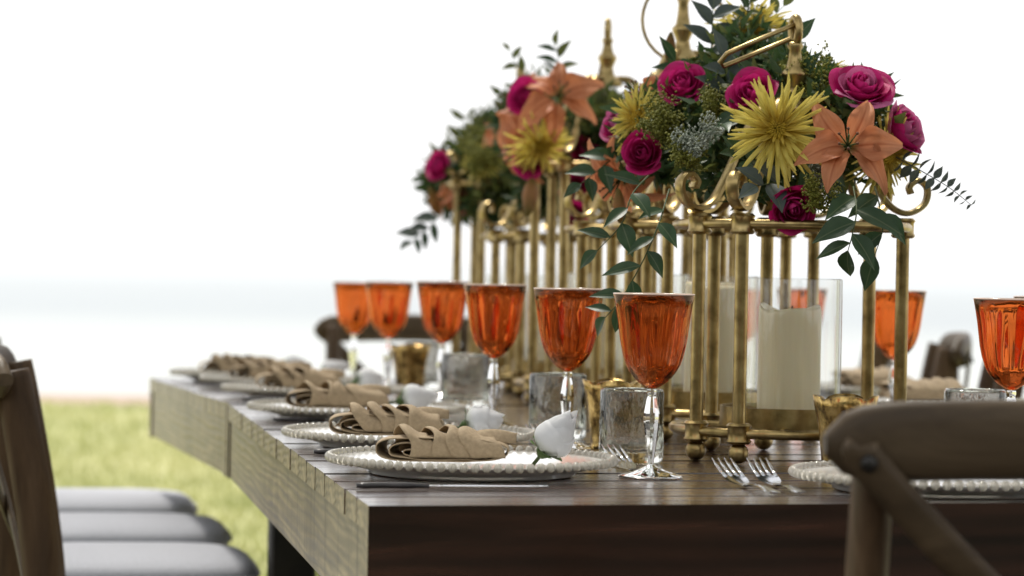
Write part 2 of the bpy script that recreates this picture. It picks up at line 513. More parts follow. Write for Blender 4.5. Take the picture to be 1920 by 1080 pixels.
sp = nt.nodes.new('ShaderNodeSeparateXYZ'); nt.links.new(tc.outputs['Object'], sp.inputs[0])
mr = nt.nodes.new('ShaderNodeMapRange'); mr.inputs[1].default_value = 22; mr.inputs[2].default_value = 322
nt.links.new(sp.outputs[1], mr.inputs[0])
dp = nt.nodes.new('ShaderNodeValToRGB')                  # pale shallows, a bluer belt of deeper water, far haze and glare painted white
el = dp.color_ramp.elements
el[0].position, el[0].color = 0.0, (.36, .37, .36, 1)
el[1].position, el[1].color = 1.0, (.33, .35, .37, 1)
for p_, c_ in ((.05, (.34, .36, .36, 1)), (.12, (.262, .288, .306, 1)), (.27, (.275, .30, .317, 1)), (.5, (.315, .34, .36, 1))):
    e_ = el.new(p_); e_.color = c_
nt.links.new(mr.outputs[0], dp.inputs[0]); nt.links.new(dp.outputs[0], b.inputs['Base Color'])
mp = nt.nodes.new('ShaderNodeMapping'); mp.inputs['Scale'].default_value = (.25, 1.0, 1)
nz = nt.nodes.new('ShaderNodeTexNoise'); nz.inputs['Scale'].default_value = 0.9; nz.inputs['Detail'].default_value = 6
nt.links.new(tc.outputs['Object'], mp.inputs[0]); nt.links.new(mp.outputs[0], nz.inputs[0])
bump(nt, b, nz.outputs[0], 0.5, 0.25)
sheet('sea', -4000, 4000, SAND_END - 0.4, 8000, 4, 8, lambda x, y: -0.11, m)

# short grass blades over the part of the lawn in view: one mass nobody could count
mb = MB()
rg = random.Random(3)
for i in range(42000):
    y = 5.5 + (LAWN_END - 5.4) * rg.random() ** 1.15
    x = rg.uniform(-0.24 * y - 0.3, 0.24 * y + 0.3) if rg.random() < .25 else rg.uniform(-0.24 * y - 0.3, -0.02 * y)
    if y > edge_y(x): continue
    a = rg.uniform(0, 6.283); h = rg.uniform(.022, .055); wd = rg.uniform(.004, .009)
    lx, ly = rg.uniform(-.02, .02), rg.uniform(-.02, .02)
    dx, dy = math.cos(a) * wd, math.sin(a) * wd
    mb.add([(x - dx, y - dy, 0), (x + dx, y + dy, 0), (x + lx, y + ly, h)], [(0, 1, 2)])
M['grass'] = mat_petal('grass_blade', (.26, .30, .11), (.52, .51, .26), 0.4, .9)
tag(mb.build('grass', M['grass'], smooth=False), 'short yellow green lawn grass beside the table', 'grass', kind='stuff')

# leafy screen added unseen behind the viewpoint; it darkens what faces the camera and shows in the brass and glass
M['added_hedge'] = mat_noise('hedge_leaves', [(.3, (.012, .022, .008)), (.7, (.05, .07, .022))], 0.6, 3, 5)
mb = MB()
def added_hedge(u, v):
    x = lerp(-16, 16, u)
    n_ = noise.noise(Vector((x * .6, v * 6, 3))) * .5 + noise.noise(Vector((x * 2, v * 18, 9))) * .18
    if v < .45: return (x, -3.2 + n_ - 1.2 * (v / .45) ** 2, 2.7 * v / .45 + n_ * .3)
    if v < .55: return (x, -4.4 - 10 * (v - .45) , 2.7 + n_)
    return (x, -6.2 + n_, 2.7 * (1 - v) / .45)
mb.grid(added_hedge, 120, 60)
for i in range(16000):
    u, v = rg.random(), rg.uniform(0, .55)
    p = Vector(added_hedge(u, v)); L = rg.uniform(.06, .14)
    d = Vector((rg.uniform(-1, 1), rg.uniform(.1, 1.2), rg.uniform(-.8, .8))).normalized()
    y = d.cross(Vector((rg.uniform(-1, 1), rg.uniform(-1, 1), rg.uniform(-1, 1)))).normalized()
    mb.add([p, p + d * L * .5 + y * L * .3, p + d * L, p + d * L * .5 - y * L * .3], [(0, 1, 2, 3)])
tag(mb.build('added_hedge', M['added_hedge'], smooth=False), 'dark green leafy screen added out of view behind the viewpoint', 'added_hedge', kind='stuff')

# shade tree over the tables: its crown is above the frame, its trunk stands to the right behind the viewpoint
tree = empty('shade_tree', (5.2, -1.2, 0), 0, 'broad shade tree whose crown spreads above the tables, out of the picture', 'tree')
M['bark'] = mat_noise('bark', [(.3, (.05, .035, .025)), (.7, (.13, .10, .075))], 0.9, 8, 6, stretch=(1, 1, .2), bmp=0.8, bdist=0.02)
mb = MB()
mb.tube(spline([(0, 0, 0), (.05, .02, 1.2), (-.1, .1, 2.6), (-.3, .5, 3.7)], 5), [lerp(.30, .17, i / 15) for i in range(16)], 12)
for k, (ex, ey) in enumerate(((-4.5, 1.5), (-3, 5), (-6, 5.5), (-7.5, 2), (1.5, 4), (-1, 8), (-5, 8.5), (2, -2))):
    mb.tube(spline([(-.15, .2, 2.9), (ex * .35, ey * .35, 3.9), (ex * .7, ey * .7, 4.2), (ex, ey, 4.1)], 5), [lerp(.13, .03, i / 15) for i in range(16)], 8)
mb.build('trunk', M['bark'], tree)
M['crown'] = mat_petal('tree_leaf', (.03, .055, .014), (.07, .11, .03), 0.3, 3)
mb = MB()
for i in range(5600):
    x = rg.uniform(-12.5, 4.5); y = rg.uniform(1.2, 10.0)
    if y > 9.2 + .9 * noise.noise(Vector((x * .5, 0, 7))): continue
    z = 4.1 + 1.0 * rg.random() + .5 * noise.noise(Vector((x * .3, y * .3, 2)))
    L = rg.uniform(.16, .34)
    d = Vector((rg.uniform(-1, 1), rg.uniform(-1, 1), rg.uniform(-.6, .2))).normalized()
    y2 = d.cross(Vector((rg.uniform(-.5, .5), rg.uniform(-.5, .5), 1))).normalized()
    p = Vector((x, y, z))
    mb.add([p, p + d * L * .45 + y2 * L * .32, p + d * L, p + d * L * .45 - y2 * L * .32], [(0, 1, 2, 3)])
tag(mb.build('crown', M['crown'], tree, smooth=False), kind='stuff')

# ------------------------------------------------------------------ tables
EDGE = R(9.75)                    # the table's long side, from straight ahead towards the left
SKEW = R(14)                      # its short side, turned from the picture plane
fx = Vector((math.cos(SKEW), math.sin(SKEW), 0))
WIDTH = 1.24
def make_table(P0, P1, z0, z1, label, front_mat):
    """P0, P1 near and far corner of the left long side"""
    root = empty('dining_table', (P0[0], P0[1], 0), 0, label, 'table')
    lv = Vector((P1[0] - P0[0], P1[1] - P0[1], 0)); L = lv.length; ld = lv.normalized()
    perp = Vector((ld.y, -ld.x, 0))
    n = round(L / 0.1)
    pw = L / n
    slope = (z1 - z0) / L
    rr = random.Random(int(L * 100))
    def P(s, t, z): return tuple(ld * s + fx * t + Vector((0, 0, z0 + slope * s + z)))
    for i in range(n):
        s0, s1 = i * pw + (0.0022 if i else 0.036), (i + 1) * pw - (0.0022 if i < n - 1 else 0.036)
        jog = rr.uniform(-.0006, .0006); dz = rr.uniform(-.0012, .0004)
        mb = MB()
        t0, t1 = 0.0 + jog, WIDTH + jog
        b = 0.0045
        ring = [(s0, -0.026), (s0, -b), (s0 + b, 0), (s1 - b, 0), (s1, -b), (s1, -0.026)]
        vs = [P(s, t0, z + dz) for s, z in ring] + [P(s, t1, z + dz) for s, z in ring]
        fs = [(k, k + 6, (k + 1) % 6 + 6, (k + 1) % 6) for k in range(6)] + [tuple(range(6)), tuple(range(11, 5, -1))]
        # local frame so the grain follows each board
        ang = SKEW
        Mi = (Matrix.Translation(P(s0, 0, 0)) @ Matrix.Rotation(ang, 4, 'Z'))
        inv = Mi.inverted()
        mb.add([inv @ Vector(v) for v in vs], fs)
        pk = mb.build('plank', M['plank'], root, smooth=False, M=Mi)
        pk.data.materials.append(M['side_x'])
        pk.data.polygons[6].material_index = pk.data.polygons[7].material_index = 1
    # aprons, a hair back from the plank ends
    ah = 0.092
    def board(name, a, bq, thick, zt, zb, mat, inward):
        A, B = Vector(a), Vector(bq)
        d = (B - A); d.z = 0; dn = d.normalized()
        mb = MB()
        vs = []
        for q, k in ((A, 0), (B, 1)):
            base = slope * 0
            for off in (0, thick):
                for z in (zb, zt):
                    p = q + inward * off
                    vs.append((p.x, p.y, q.z + z))
        fs = [(0, 1, 3, 2), (4, 6, 7, 5), (0, 4, 5, 1), (2, 3, 7, 6), (1, 5, 7, 3), (0, 2, 6, 4)]
        org = Vector(vs[0]); ang = math.atan2(dn.y, dn.x)
        Mi = Matrix.Translation(org) @ Matrix.Rotation(ang, 4, 'Z')
        inv = Mi.inverted()
        mb.add([inv @ Vector(v) for v in vs], fs)
        bo = mb.build(name, mat, root, smooth=False, M=Mi)
        bo.data.materials.append(M['side_x'])
        bo.data.polygons[0].material_index = bo.data.polygons[1].material_index = 1
        return bo
    zt, zb = -0.0265, -0.0265 - ah
    e = 0.003
    board('side_apron', P(.036, e, 0), P(L - .036, e, 0), 0.035, zt, zb, M['side_x'], perp)
    board('side_apron', P(.036, WIDTH - e, 0), P(L - .036, WIDTH - e, 0), 0.035, zt, zb, M['side_x'], -perp)
    board('end_apron', P(0, 0, 0), P(0, WIDTH, 0), 0.035, 0.0003, zb - 0.002, front_mat, ld)
    board('end_apron', P(L, 0, 0), P(L, WIDTH, 0), 0.035, 0.0003, zb - 0.002, front_mat, -ld)
    for s in (0.22, L - 0.10):
        for t in ((0.10, WIDTH - 0.10) if z0 == z1 else (0.42, WIDTH - 0.42)):
            mb = MB()
            top = P(s, t, zt - 0.005)
            mb.box((top[0], top[1], top[2] / 2), (0.072, 0.072, top[2]), Matrix.Rotation(-EDGE, 4, 'Z').inverted(), 0.004)
            mb.build('leg', M['leg'], root, smooth=False)
    return root
def stain(m, stretch, scale, lo, hi, col):
    nt = m.node_tree; hs = [n for n in nt.nodes if n.type == 'HUE_SAT'][0]
    src = hs.inputs['Color'].links[0].from_socket
    rp, nz = noise_ramp(nt, [(lo, (1, 1, 1)), (hi, col)], scale, 6, 'Object', stretch, .4, .7)
    mx = nt.nodes.new('ShaderNodeMix'); mx.data_type = 'RGBA'; mx.blend_type = 'MULTIPLY'; mx.inputs[0].default_value = 1.0
    nt.links.new(src, mx.inputs[6]); nt.links.new(rp.outputs[0], mx.inputs[7]); nt.links.new(mx.outputs[2], hs.inputs['Color'])
M['side_x'] = mat_wood('weathered_lawn_sheen_beam', (.12, .085, .04), (.34, .27, .15), (.54, .45, .27), 0.32, (.18, 1.2, 1.5), 10, 0.35, 0.08, band='Z', wscale=17, wmix=0.32, distort=3.5)  # weathered wood with the lawn's yellow reflection lifted into its base colour
stain(M['side_x'], (1.6, 1.6, .16), 14, .52, .74, (.26, .22, .17))
stain(M['side_x'], (.5, .5, .5), 6, .5, .8, (.55, .5, .42))
NC, JC = (-0.134, 2.708), (-0.4595, 4.598)
EC = (-0.745, 5.84)
make_table(NC, JC, TABLE_Z, TABLE_Z, 'dark plank table nearest the viewer, its dark end board facing front', M['front'])
make_table((JC[0] - 0.002, JC[1] + 0.006), EC, TABLE_Z, table_h(EC[1]), 'second plank table butted against the far end of the first', M['front'])

# ------------------------------------------------------------------ chairs
def make_chair():
    root = empty('cross_back_chair')
    # local: facing +Y, back at -Y
    H = 0.855
    for sx in (-1, 1):
        pts = spline([(sx * .18, -.20, 0), (sx * .182, -.185, .25), (sx * .18, -.185, .47), (sx * .174, -.200, .62), (sx * .172, -.228, .78), (sx * .172, -.239, H - .02)], 5)
        mb = MB(); n = len(pts)
        mb.tube(pts, [lerp(.021, .017, i / (n - 1)) for i in range(n)], 10, flat=1.5, up=(0, 1, 0))
        mb.build('back_post', M['chair'], root)
        mb = MB()
        mb.tube(spline([(sx * .19, .17, 0), (sx * .185, .175, .22), (sx * .18, .17, .445)], 4), [.013] * 4 + [.017] * 5, 8)
        mb.build('leg', M['chair'], root)
        mb = MB(); mb.tube([(sx * .188, -.18, .22), (sx * .184, .17, .22)], .009, 8); mb.build('stretcher', M['chair'], root)
        mb = MB(); mb.lathe([(0, 0), (.005, 0), (.0075, .0015), (.006, .004), (0, .005)], 12, axis_mat((sx * .184, -.2805, H - .043), (0, -1, 0.1)))
        mb.build('bolt', M['bolt'], root)
        # cross brace: bowed flat bar from the upper corner to the opposite lower corner
        pts = spline([(sx * .190, -.275, H - .030), (sx * .182, -.276, H - .045), (sx * .10, -.270, .725), (0, -.246 - .004 * sx, .635), (-sx * .10, -.218, .545), (-sx * .165, -.203, .475)], 6)
        mb = MB(); mb.tube(pts, .0165, 8, flat=.28, up=(0, 1, .2)); mb.build('cross_brace', M['chair_rail'], root)
    # top rail: a bowed board wrapped round the post tops
    def rail(u, v):
        x = lerp(-.215, .215, u)
        k = 1 - (x / .215) ** 2
        y = -.247 - .035 * k
        e = max(0, (abs(x) - .15) / .065)
        hh = .033 * math.sqrt(max(0.02, 1 - e ** 3 * .93))
        a = v * 2 * math.pi
        return (x, y + .012 * math.copysign(abs(math.cos(a)) ** .7, math.cos(a)), H - .030 + .008 * k + hh * math.copysign(abs(math.sin(a)) ** .8, math.sin(a)))
    mb = MB(); mb.grid(rail, 30, 16)
    for u in (0.0, 1.0):
        base = [rail(u, k / 16) for k in range(16)]
        mb.add(base, [tuple(range(16))])
    mb.build('top_rail', M['chair_rail'], root)
    # seat frame and padded cushion
    mb = MB(); mb.box((0, -.005, .445), (.40, .40, .035), None, .01); mb.build('seat_frame', M['chair'], root, sharp=40)
    def cush(r, z, a):
        # superellipse outline
        c, s = abs(math.cos(a)), abs(math.sin(a))
        k = (c ** 4.5 + s ** 4.5) ** (-1 / 4.5)
        return r * k, z
    mb = MB()
    prof = [(0, .463), (.15, .463), (.192, .465), (.205, .475), (.208, .487), (.202, .499), (.188, .507), (.15, .512), (.08, .514), (0, .515)]
    mb.lathe(prof, 48, Matrix.Translation((0, .0, 0)), cush)
    cu = mb.build('seat_cushion', M['cushion'], root)
    mb = MB()
    ring = []
    for i in range(64):
        a = 2 * math.pi * i / 64; r, _ = cush(.2095, 0, a); ring.append((r * math.cos(a), r * math.sin(a), .487))
    mb.tube(ring, .003, 6, closed=True); mb.build('piping', M['cushion'], cu)
    mb = MB(); mb.tube([(-.18, .165, .26), (.18, .165, .26)], .009, 8); mb.build('stretcher', M['chair'], root)
    return root
chair0 = make_chair()
first = [True]
def chair(x, y, rz, label, z=0.0):
    o = chair0 if first[0] else copy_tree(chair0)
    first[0] = False
    o.location = (x, y, z); o.rotation_euler = (0, 0, rz)
    tag(o, label, 'chair', 'cross back chairs round the tables')
    return o
chair(.459, 2.565, R(3), 'cross back chair at the front end of the table, seen from behind', .027)
# left side: face +X, so local +Y turns to +X; listed near to far
for (x, y, lab) in ((-.475, 4.08, 'left side chair nearest the viewer, mostly a brown slanting back post'),
                    (-.622, 4.63, 'left side chair showing the largest and lowest grey seat cushion'),
                    (-.722, 5.18, 'left side chair whose grey cushion is the middle of the three'),
                    (-.845, 5.73, 'left side chair showing the farthest and highest grey cushion')):
    chair(x, y, R(-90 + 9), lab)
for (x, y, lab) in ((.67, 5.2, 'right side chair behind the rightmost orange goblets'),
                    (.68, 6.0, 'right side chair back left of the rightmost goblets, dark against the water'),
                    (.64, 6.75, 'farthest right side chair, glimpsed behind the brass posts')):
    chair(x, y, R(85), lab)
chair(-.22, 6.62, R(180 + 10), 'cross back chair at the far end of the second table')

# ------------------------------------------------------------------ brass lanterns
LR = 0.142
ANG = [240, 213, 8, 40, 97, 128]
def make_lantern(zr, radius, top, bail_dir, hoop=False, steep=None):
    """zr: height of the upper ring; top: height of the finial eye"""
    root = empty('brass_lantern')
    B = M['brass']
    def ringpts(r, z, n=48): return [(r * math.cos(2 * math.pi * i / n), r * math.sin(2 * math.pi * i / n), z) for i in range(n)]
    mb = MB(); mb.tube(ringpts(radius, zr), .0062, 8, closed=True); mb.build('upper_ring', B, root)
    mb = MB(); mb.tube(ringpts(radius, .036), .0062, 8, closed=True); mb.build('lower_ring', B, root)
    for a in ANG:
        c, s = math.cos(R(a)), math.sin(R(a))
        p = Vector((radius * c, radius * s, 0))
        T = Matrix.Translation(p)
        mb = MB(); mb.lathe([(0, .045), (.0082, .045), (.0082, zr - .005), (0, zr - .005)], 16, T); mb.build('post', B, root, sharp=40)
        cuff = [(0, -.0125), (.0125, -.0125), (.0155, -.0095), (.0135, -.006), (.0135, .006), (.0155, .0095), (.0125, .0125), (0, .0125)]
        for z in (.036, zr):
            mb = MB(); mb.lathe(cuff, 18, Matrix.Translation(p + Vector((0, 0, z)))); mb.build('cuff', B, root, sharp=35)
        mb = MB(); mb.sphere(p + Vector((0, 0, .0125)), .0125, 16, 10); mb.build('ball_foot', B, root)
        # scroll arm: out of the crown, down to the cuff and curling up again outside it
        za = zr + .0125
        q = [(.020, zr + .155), (.045, zr + .150), (.075, zr + .112), (.100, zr + .064), (.122, zr + .030), (.146, za + .006),
             (.168, zr + .030), (.172, zr + .050), (.160, zr + .060), (.149, zr + .052), (.151, zr + .043)]
        k = radius / .142
        pts = spline([(c * r * k, s * r * k, z) for r, z in q], 5)
        tan = Vector((-s, c, 0))
        n = len(pts)
        mb = MB(); mb.tube(pts, [lerp(.008, .0105, min(1, i / (n * .5))) for i in range(n)], 8, flat=.42 / .9, up=None)
        # flat band: rebuild with the wide side across the arm
        mb = MB()
        vs = []; fs = []
        for i, pt in enumerate(pts):
            t = (pts[min(i + 1, n - 1)] - pts[max(i - 1, 0)]).normalized()
            nn = t.cross(tan).normalized()
            wd = lerp(.0055, .0078, min(1, i / (n * .4)))
            th = .0036
            for (u, v) in ((-1, -.6), (-1, .6), (-.6, 1), (.6, 1), (1, .6), (1, -.6), (.6, -1), (-.6, -1)):
                vs.append(pt + tan * wd * u + nn * th * v)
        for i in range(n - 1):
            for j in range(8):
                fs.append((i * 8 + j, i * 8 + (j + 1) % 8, (i + 1) * 8 + (j + 1) % 8, (i + 1) * 8 + j))
        fs += [tuple(range(8)), tuple((n - 1) * 8 + j for j in range(7, -1, -1))]
        mb.add(vs, fs)
        mb.build('scroll_arm', B, root, sharp=50)
    # tray with upright rim, on a short foot and three spokes
    mb = MB()
    tr = radius * .60
    mb.lathe([(0, .040), (tr, .040), (tr, .064), (tr - .003, .064), (tr - .003, .044), (0, .044)], 40); mb.build('tray', B, root, sharp=35)
    mb = MB()
    for a in (20, 140, 260):
        c, s = math.cos(R(a)), math.sin(R(a))
        mb.tube([(c * tr * .5, s * tr * .5, .036), (c * radius, s * radius, .036)], .0045, 8)
    mb.lathe([(0, .030), (tr * .55, .030), (tr * .55, .0396), (0, .0396)], 24); mb.build('tray_support', B, root, sharp=35)
    # finial: turned stem with a pierced flat eye
    zc = zr + .14
    h = top - zc
    prof = [(0, 0), (.026, 0), (.027, .006), (.020, .012), (.0125, .02), (.010, .032), (.0155, .045), (.0165, .05), (.011, .056)]
    s_end = max(.07, h - .034)
    prof += [(.0085, lerp(.056, s_end, .35)), (.0075, lerp(.056, s_end, .7)), (.0105, s_end - .004), (.0085, s_end), (0, s_end + .002)]
    mb = MB(); mb.lathe(prof, 20, Matrix.Translation((0, 0, zc))); mb.build('finial', B, root)
    cx = math.cos(bail_dir); sy = math.sin(bail_dir)
    ez = top - .019
    mb = MB()
    eye = [(-sy * .0088 * math.cos(t), cx * .0088 * math.cos(t), ez + .0155 * math.sin(t)) for t in [2 * math.pi * i / 20 for i in range(20)]]
    mb.tube(eye, .0055, 8, closed=True); mb.build('finial_eye', B, root)
    # bail: a slim wire loop through the eye
    mb = MB()
    if hoop:
        cz = ez - .052
        pts = [(.060 * math.cos(t) * cx, .060 * math.cos(t) * sy, cz + .062 * math.sin(t)) for t in [2 * math.pi * i / 30 for i in range(30)]]
    else:
        L = .104 if steep is None else .085; hw = .0105; dz = -.42 if steep is None else steep
        loop = [(0, -hw), (L * .5, -hw), (L * .93, -hw * .9), (L, 0), (L * .93, hw * .9), (L * .5, hw), (0, hw), (-.006, 0)]
        pts = [(cx * u - sy * v * .5, sy * u + cx * v * .5, ez + dz * u + v * .8) for u, v in loop] if steep is None else [(cx * u * .16 - sy * v * .6, sy * u * .16 + cx * v * .6, ez + dz * u) for u, v in loop]
        pts = [p.to_tuple() if hasattr(p, 'to_tuple') else p for p in pts]
    mb.tube(pts, (.0031 if steep is None else .0028 if hoop else .0018), 8, closed=True); mb.build('bail', B, root)
    return root
# rows: x, depth, ring height, finial top, radius
LAN = [
    (.345, 3.50, .287, .548, .142, 'short brass lantern nearest the viewer, holding the front candle'),
    (.280, 3.93, .290, .535, .142, 'short brass lantern directly behind the nearest one'),
    (.245, 4.165, .395, .668, .088, 'slim tall brass lantern with a round wire hoop at its top'),
    (.215, 4.385, .290, .535, .130, 'short brass lantern with blurred posts behind the dangling green leaves'),
    (.155, 4.79, .400, .655, .142, 'tall brass lantern with its finial standing clear against the white sky'),
    (.085, 5.20, .290, .53, .138, 'low brass lantern between the two tall blurred ones'),
    (.010, 5.62, .400, .646, .142, 'farthest tall brass lantern at the left end of the row'),
]
def place(o, x, y, rz=0.0):
    o.location = (x, y, table_h(y)); o.rotation_euler = (0, 0, rz)
    if y > KINK: o.rotation_euler = (-.012, 0, rz)
def candle(x, y, h, r, label, seed):
    root = empty('pillar_candle', (x, y, table_h(y) + .0441), seed * 1.3, label, 'candle', 'pillar candles in the brass lanterns')
    def fn(rr, z, a):
        if z > h - .012:
            z = z + .0035 * math.sin(a * 2 + seed + 2) + .003 * math.sin(3 * a + seed * 2)
        return rr * (1 + .006 * math.sin(5 * a + seed)), z
    mb = MB()
    mb.lathe([(0, 0), (r * .985, 0), (r, .003), (r, h * .3), (r * .995, h * .6), (r, h - .013), (r * .985, h - .004), (r * .95, h), (r * .90, h - .002), (r * .82, h - .010), (r * .3, h - .012), (0, h - .012)], 40, None, fn)
    mb.build('wax', M['candle'], root)
    mb = MB(); mb.tube([(0, 0, h - .012), (.001, 0, h - .004), (.003, .001, h + .002)], .0012, 6); mb.build('wick', M['wick'], root)
def hurricane(x, y, r, h, label):
    mb = MB()
    mb.lathe([(r, 0), (r, h - .002), (r - .0006, h), (r - .0022, h), (r - .0028, h - .002), (r - .0028, 0)], 56)
    o = mb.build('hurricane_glass', M['hurricane'])
    o.location = (x, y, table_h(y) + .0445)
    tag(o, label, 'glass cylinder', 'hurricane glasses in the brass lanterns')
for i, (x, y, zr, top, rad, lab) in enumerate(LAN):
    o = make_lantern(zr, rad, top, R((203, 190, 180, 200, 170, 200, 150)[i]), hoop=(i == 2), steep=None if i == 0 else -.9)
    place(o, x, y)
    tag(o, lab, 'lantern', 'brass lanterns down the middle of the table')
    if i == 2:
        candle(x, y, .10, .028, 'thin ivory candle in the slim tall lantern', i)
        continue
    which = ['nearest lantern', 'second lantern from the front', '', 'third short lantern', 'tall lantern under the peach lilies', 'low blurred lantern', 'farthest lantern'][i]
    h = (.142, .165, 0, .13, .15, .13, .15)[i]
    candle(x, y, h, .039, 'ivory pillar candle with a wavy top in the ' + which, i)
    hurricane(x, y, .064 if i < 2 else .06, .178, 'clear glass cylinder round the candle of the ' + which)

# ------------------------------------------------------------------ glassware
GOB = [(.0450, 0), (.0422, .015), (.0397, .0294), (.0364, .0535), (.0338, .066), (.0302, .0776), (.0262, .0855), (.0212, .092), (.0145, .0985), (.0065, .1035), (0, .1046)]
GH = .203
def make_goblet():
    root = empty('orange_goblet')
    outer = [(r, GH - d) for r, d in GOB]
    th = .0017
    inner = []
    for r, d in GOB:
        rr = max(0, r - th); dd = d - (.0025 if d > .09 else 0)
        inner.append((rr if d < .104 else 0, GH - min(dd, .1012)))
    def rib(r, z, a):
        t = max(0, min(1, (GH - z) / .02)) * max(0, min(1, (z - (GH - .1)) / .02))
        return r * (1 + (.020 * t * math.cos(11 * a + .4 * math.sin(z * 60)) + .006 * t * math.sin(5 * a + z * 50))), z
    mb = MB()
    prof = list(reversed(outer)); oset = set(outer)
    prof = prof[:-1] + [(.0450, GH - .0006), (.0446, GH + .0002), (.0441, GH - .0004)] + inner[1:]
    mb.lathe(prof, 88, None, lambda r, z, a: rib(r, z, a) if (r, z) in oset else (r, z))
    mb.build('bowl', M['amber'], root)
    mb = MB(); mb.tube([(.0446 * math.cos(2 * math.pi * i / 64), .0446 * math.sin(2 * math.pi * i / 64), GH + .0006) for i in range(64)], .0009, 6, closed=True)
    mb.build('rim', M['rim'], root)
    mb = MB()
    mb.lathe([(0, GH - .1052), (.0055, GH - .1054), (.0058, GH - .109), (.0046, GH - .1125), (.0060, GH - .1165), (.0075, .078), (.0092, .068), (.0086, .060), (.0058, .036), (.0033, .018), (.0032, .0155), (0, .0150)], 10)
    mb.build('stem', M['clear'], root, sharp=25)
    mb = MB()
    mb.lathe([(0, .0149), (.0034, .0149), (.006, .0125), (.014, .0085), (.026, .0046), (.0345, .0026), (.0365, .0016), (.0360, .0004), (.034, .0002), (0, .0012)], 44, None,
             lambda r, z, a: (r, z + (.0006 * math.cos(9 * a) if .008 < r < .035 and z > .003 else 0)))
    mb.build('foot', M['clear'], root)
    return root
gob0 = make_goblet()
GOBS = [
    (1220, 3.14, 'orange stemmed goblet nearest the viewer, largest of the left row'),
    (1062, 3.60, 'second orange goblet of the left row, behind the pointed white rose bud'),
    (924, 4.05, 'third orange goblet of the left row'),
    (828, 4.80, 'fourth orange goblet of the left row, just left of the blurred posts'),
    (726, 5.30, 'fifth orange goblet of the left row, overlapping the last one'),
    (661, 5.74, 'leftmost and farthest orange goblet'),
    (1893, 3.27, 'right side orange goblet over the chair rail, its whole bowl in view'),
    (1962, 3.62, 'orange goblet cut off by the right edge'),
    (1676, 4.28, 'right side orange goblet standing behind a brass post'),
    (1503, 5.05, 'orange goblet seen through the front glass cylinder'),
    (1395, 5.75, 'farthest orange goblet on the right side, hidden by the candles'),
]
for i, (px, d, lab) in enumerate(GOBS):
    o = gob0 if i == 0 else copy_tree(gob0)
    p = on_table(px, d)
    place(o, p.x, p.y, i * 0.9)
    tag(o, lab, 'goblet', 'orange goblets along both sides of the table')

def make_tumbler():
    mb = MB()
    r, h = .0385, .088
    def fn(rr, z, a): return rr * (1 + .012 * math.sin(4 * a + z * 60) + .008 * math.sin(7 * a)), z
    mb.lathe([(0, .001), (r - .004, 0), (r - .001, .003), (r, .008), (r, h - .004), (r - .0015, h), (r - .0035, h), (r - .0045, h - .004), (r - .005, .02), (r - .010, .014), (0, .0125)], 40, None, fn)
    return mb.mesh('tumbler', M['seeded'])
tme = make_tumbler()
TUMB = [(1183, 3.37, 'seeded clear tumbler right behind the nearest orange goblet'),
        (1045, 3.80, 'seeded clear tumbler behind the second orange goblet'),
        (872, 4.55, 'blurred clear tumbler between the third and fourth orange goblets'),
        (1826, 3.52, 'clear tumbler whose rim shows above the front chair back'),
        (793, 5.45, 'farthest clear tumbler, beside the blurred gold votive')]
for i, (px, d, lab) in enumerate(TUMB):
    o = inst('tumbler', tme)
    p = on_table(px, d); place(o, p.x, p.y, i * 1.1)
    tag(o, lab, 'tumbler', 'seeded glass tumblers')

def make_votive():
    root = empty('votive_holder')
    def fn(r, z, a):
        c, s = abs(math.cos(a)), abs(math.sin(a))
        k = lerp(1, (c ** 5 + s ** 5) ** (-1 / 5), .55)
        zz = z
        if z > .07: zz = z + .007 * (abs(math.cos(2 * a + math.pi / 2)) ** .6) * (z - .07) / .014 - .003
        return r * k, zz
    mb = MB()
    mb.lathe([(0, 0), (.022, 0), (.0235, .003), (.0245, .02), (.0275, .05), (.032, .075), (.0345, .084), (.0335, .0845), (.0305, .075), (.026, .05), (.0225, .02), (.02, .010), (0, .009)], 48, None, fn)
    mb.build('cup', M['votive'], root)
    mb = MB(); mb.lathe([(0, .0095), (.0185, .0095), (.019, .024), (.018, .026), (0, .025)], 20); t = mb.build('tealight', M['candle'], root)
    return root
vot0 = make_votive()
VOT = [(1146, 3.62, 'gold speckled votive holder behind the nearest tumbler'),
       (1583, 3.295, 'gold scalloped votive holder at the left end of the front chair back'),
       (768, 5.25, 'blurred gold votive holder between the left goblets')]
for i, (px, d, lab) in enumerate(VOT):
    o = vot0 if i == 0 else copy_tree(vot0)
    p = on_table(px, d); place(o, p.x, p.y, R((48, 38, 30)[i]))
    tag(o, lab, 'votive holder', 'gold mercury glass votive holders')

# ------------------------------------------------------------------ place settings
CR = .158
mb = MB()
mb.lathe([(0, .0045), (.098, .0045), (.112, .0068), (.150, .0160), (CR - .002, .0175), (CR - .002, .0158), (.150, .0140), (.116, .0046), (.117, .0024), (.112, .0003), (.100, .0003), (.096, .0025), (0, .0025)], 64)
charger_me = mb.mesh('plate', M['charger'])
mb = MB(); mb.sphere((0, 0, 0), .0055, 8, 5, (1, .90, 1.0)); bead_me = mb.mesh('bead', M['bead'])
NB = 82
mb = MB()
for k in range(NB):
    a = 2 * math.pi * k / NB
    mb.sphere((CR * math.cos(a), CR * math.sin(a), .0178), .0056, 7, 4)
bead_ring_me = mb.mesh('bead_ring', M['bead'])
def charger(x, y, label, single):
    root = empty('beaded_charger', label=label, cat='charger plate', group='beaded charger plates')
    place(root, x, y)
    inst('plate', charger_me, root)
    if single:
        for k in range(NB):
            a = 2 * math.pi * k / NB
            inst('bead', bead_me, root, Matrix.Translation((CR * math.cos(a), CR * math.sin(a), .0178)) @ Matrix.Rotation(a, 4, 'Z'))
    else:
        tag(inst('bead_ring', bead_ring_me, root), kind='stuff')
    return root

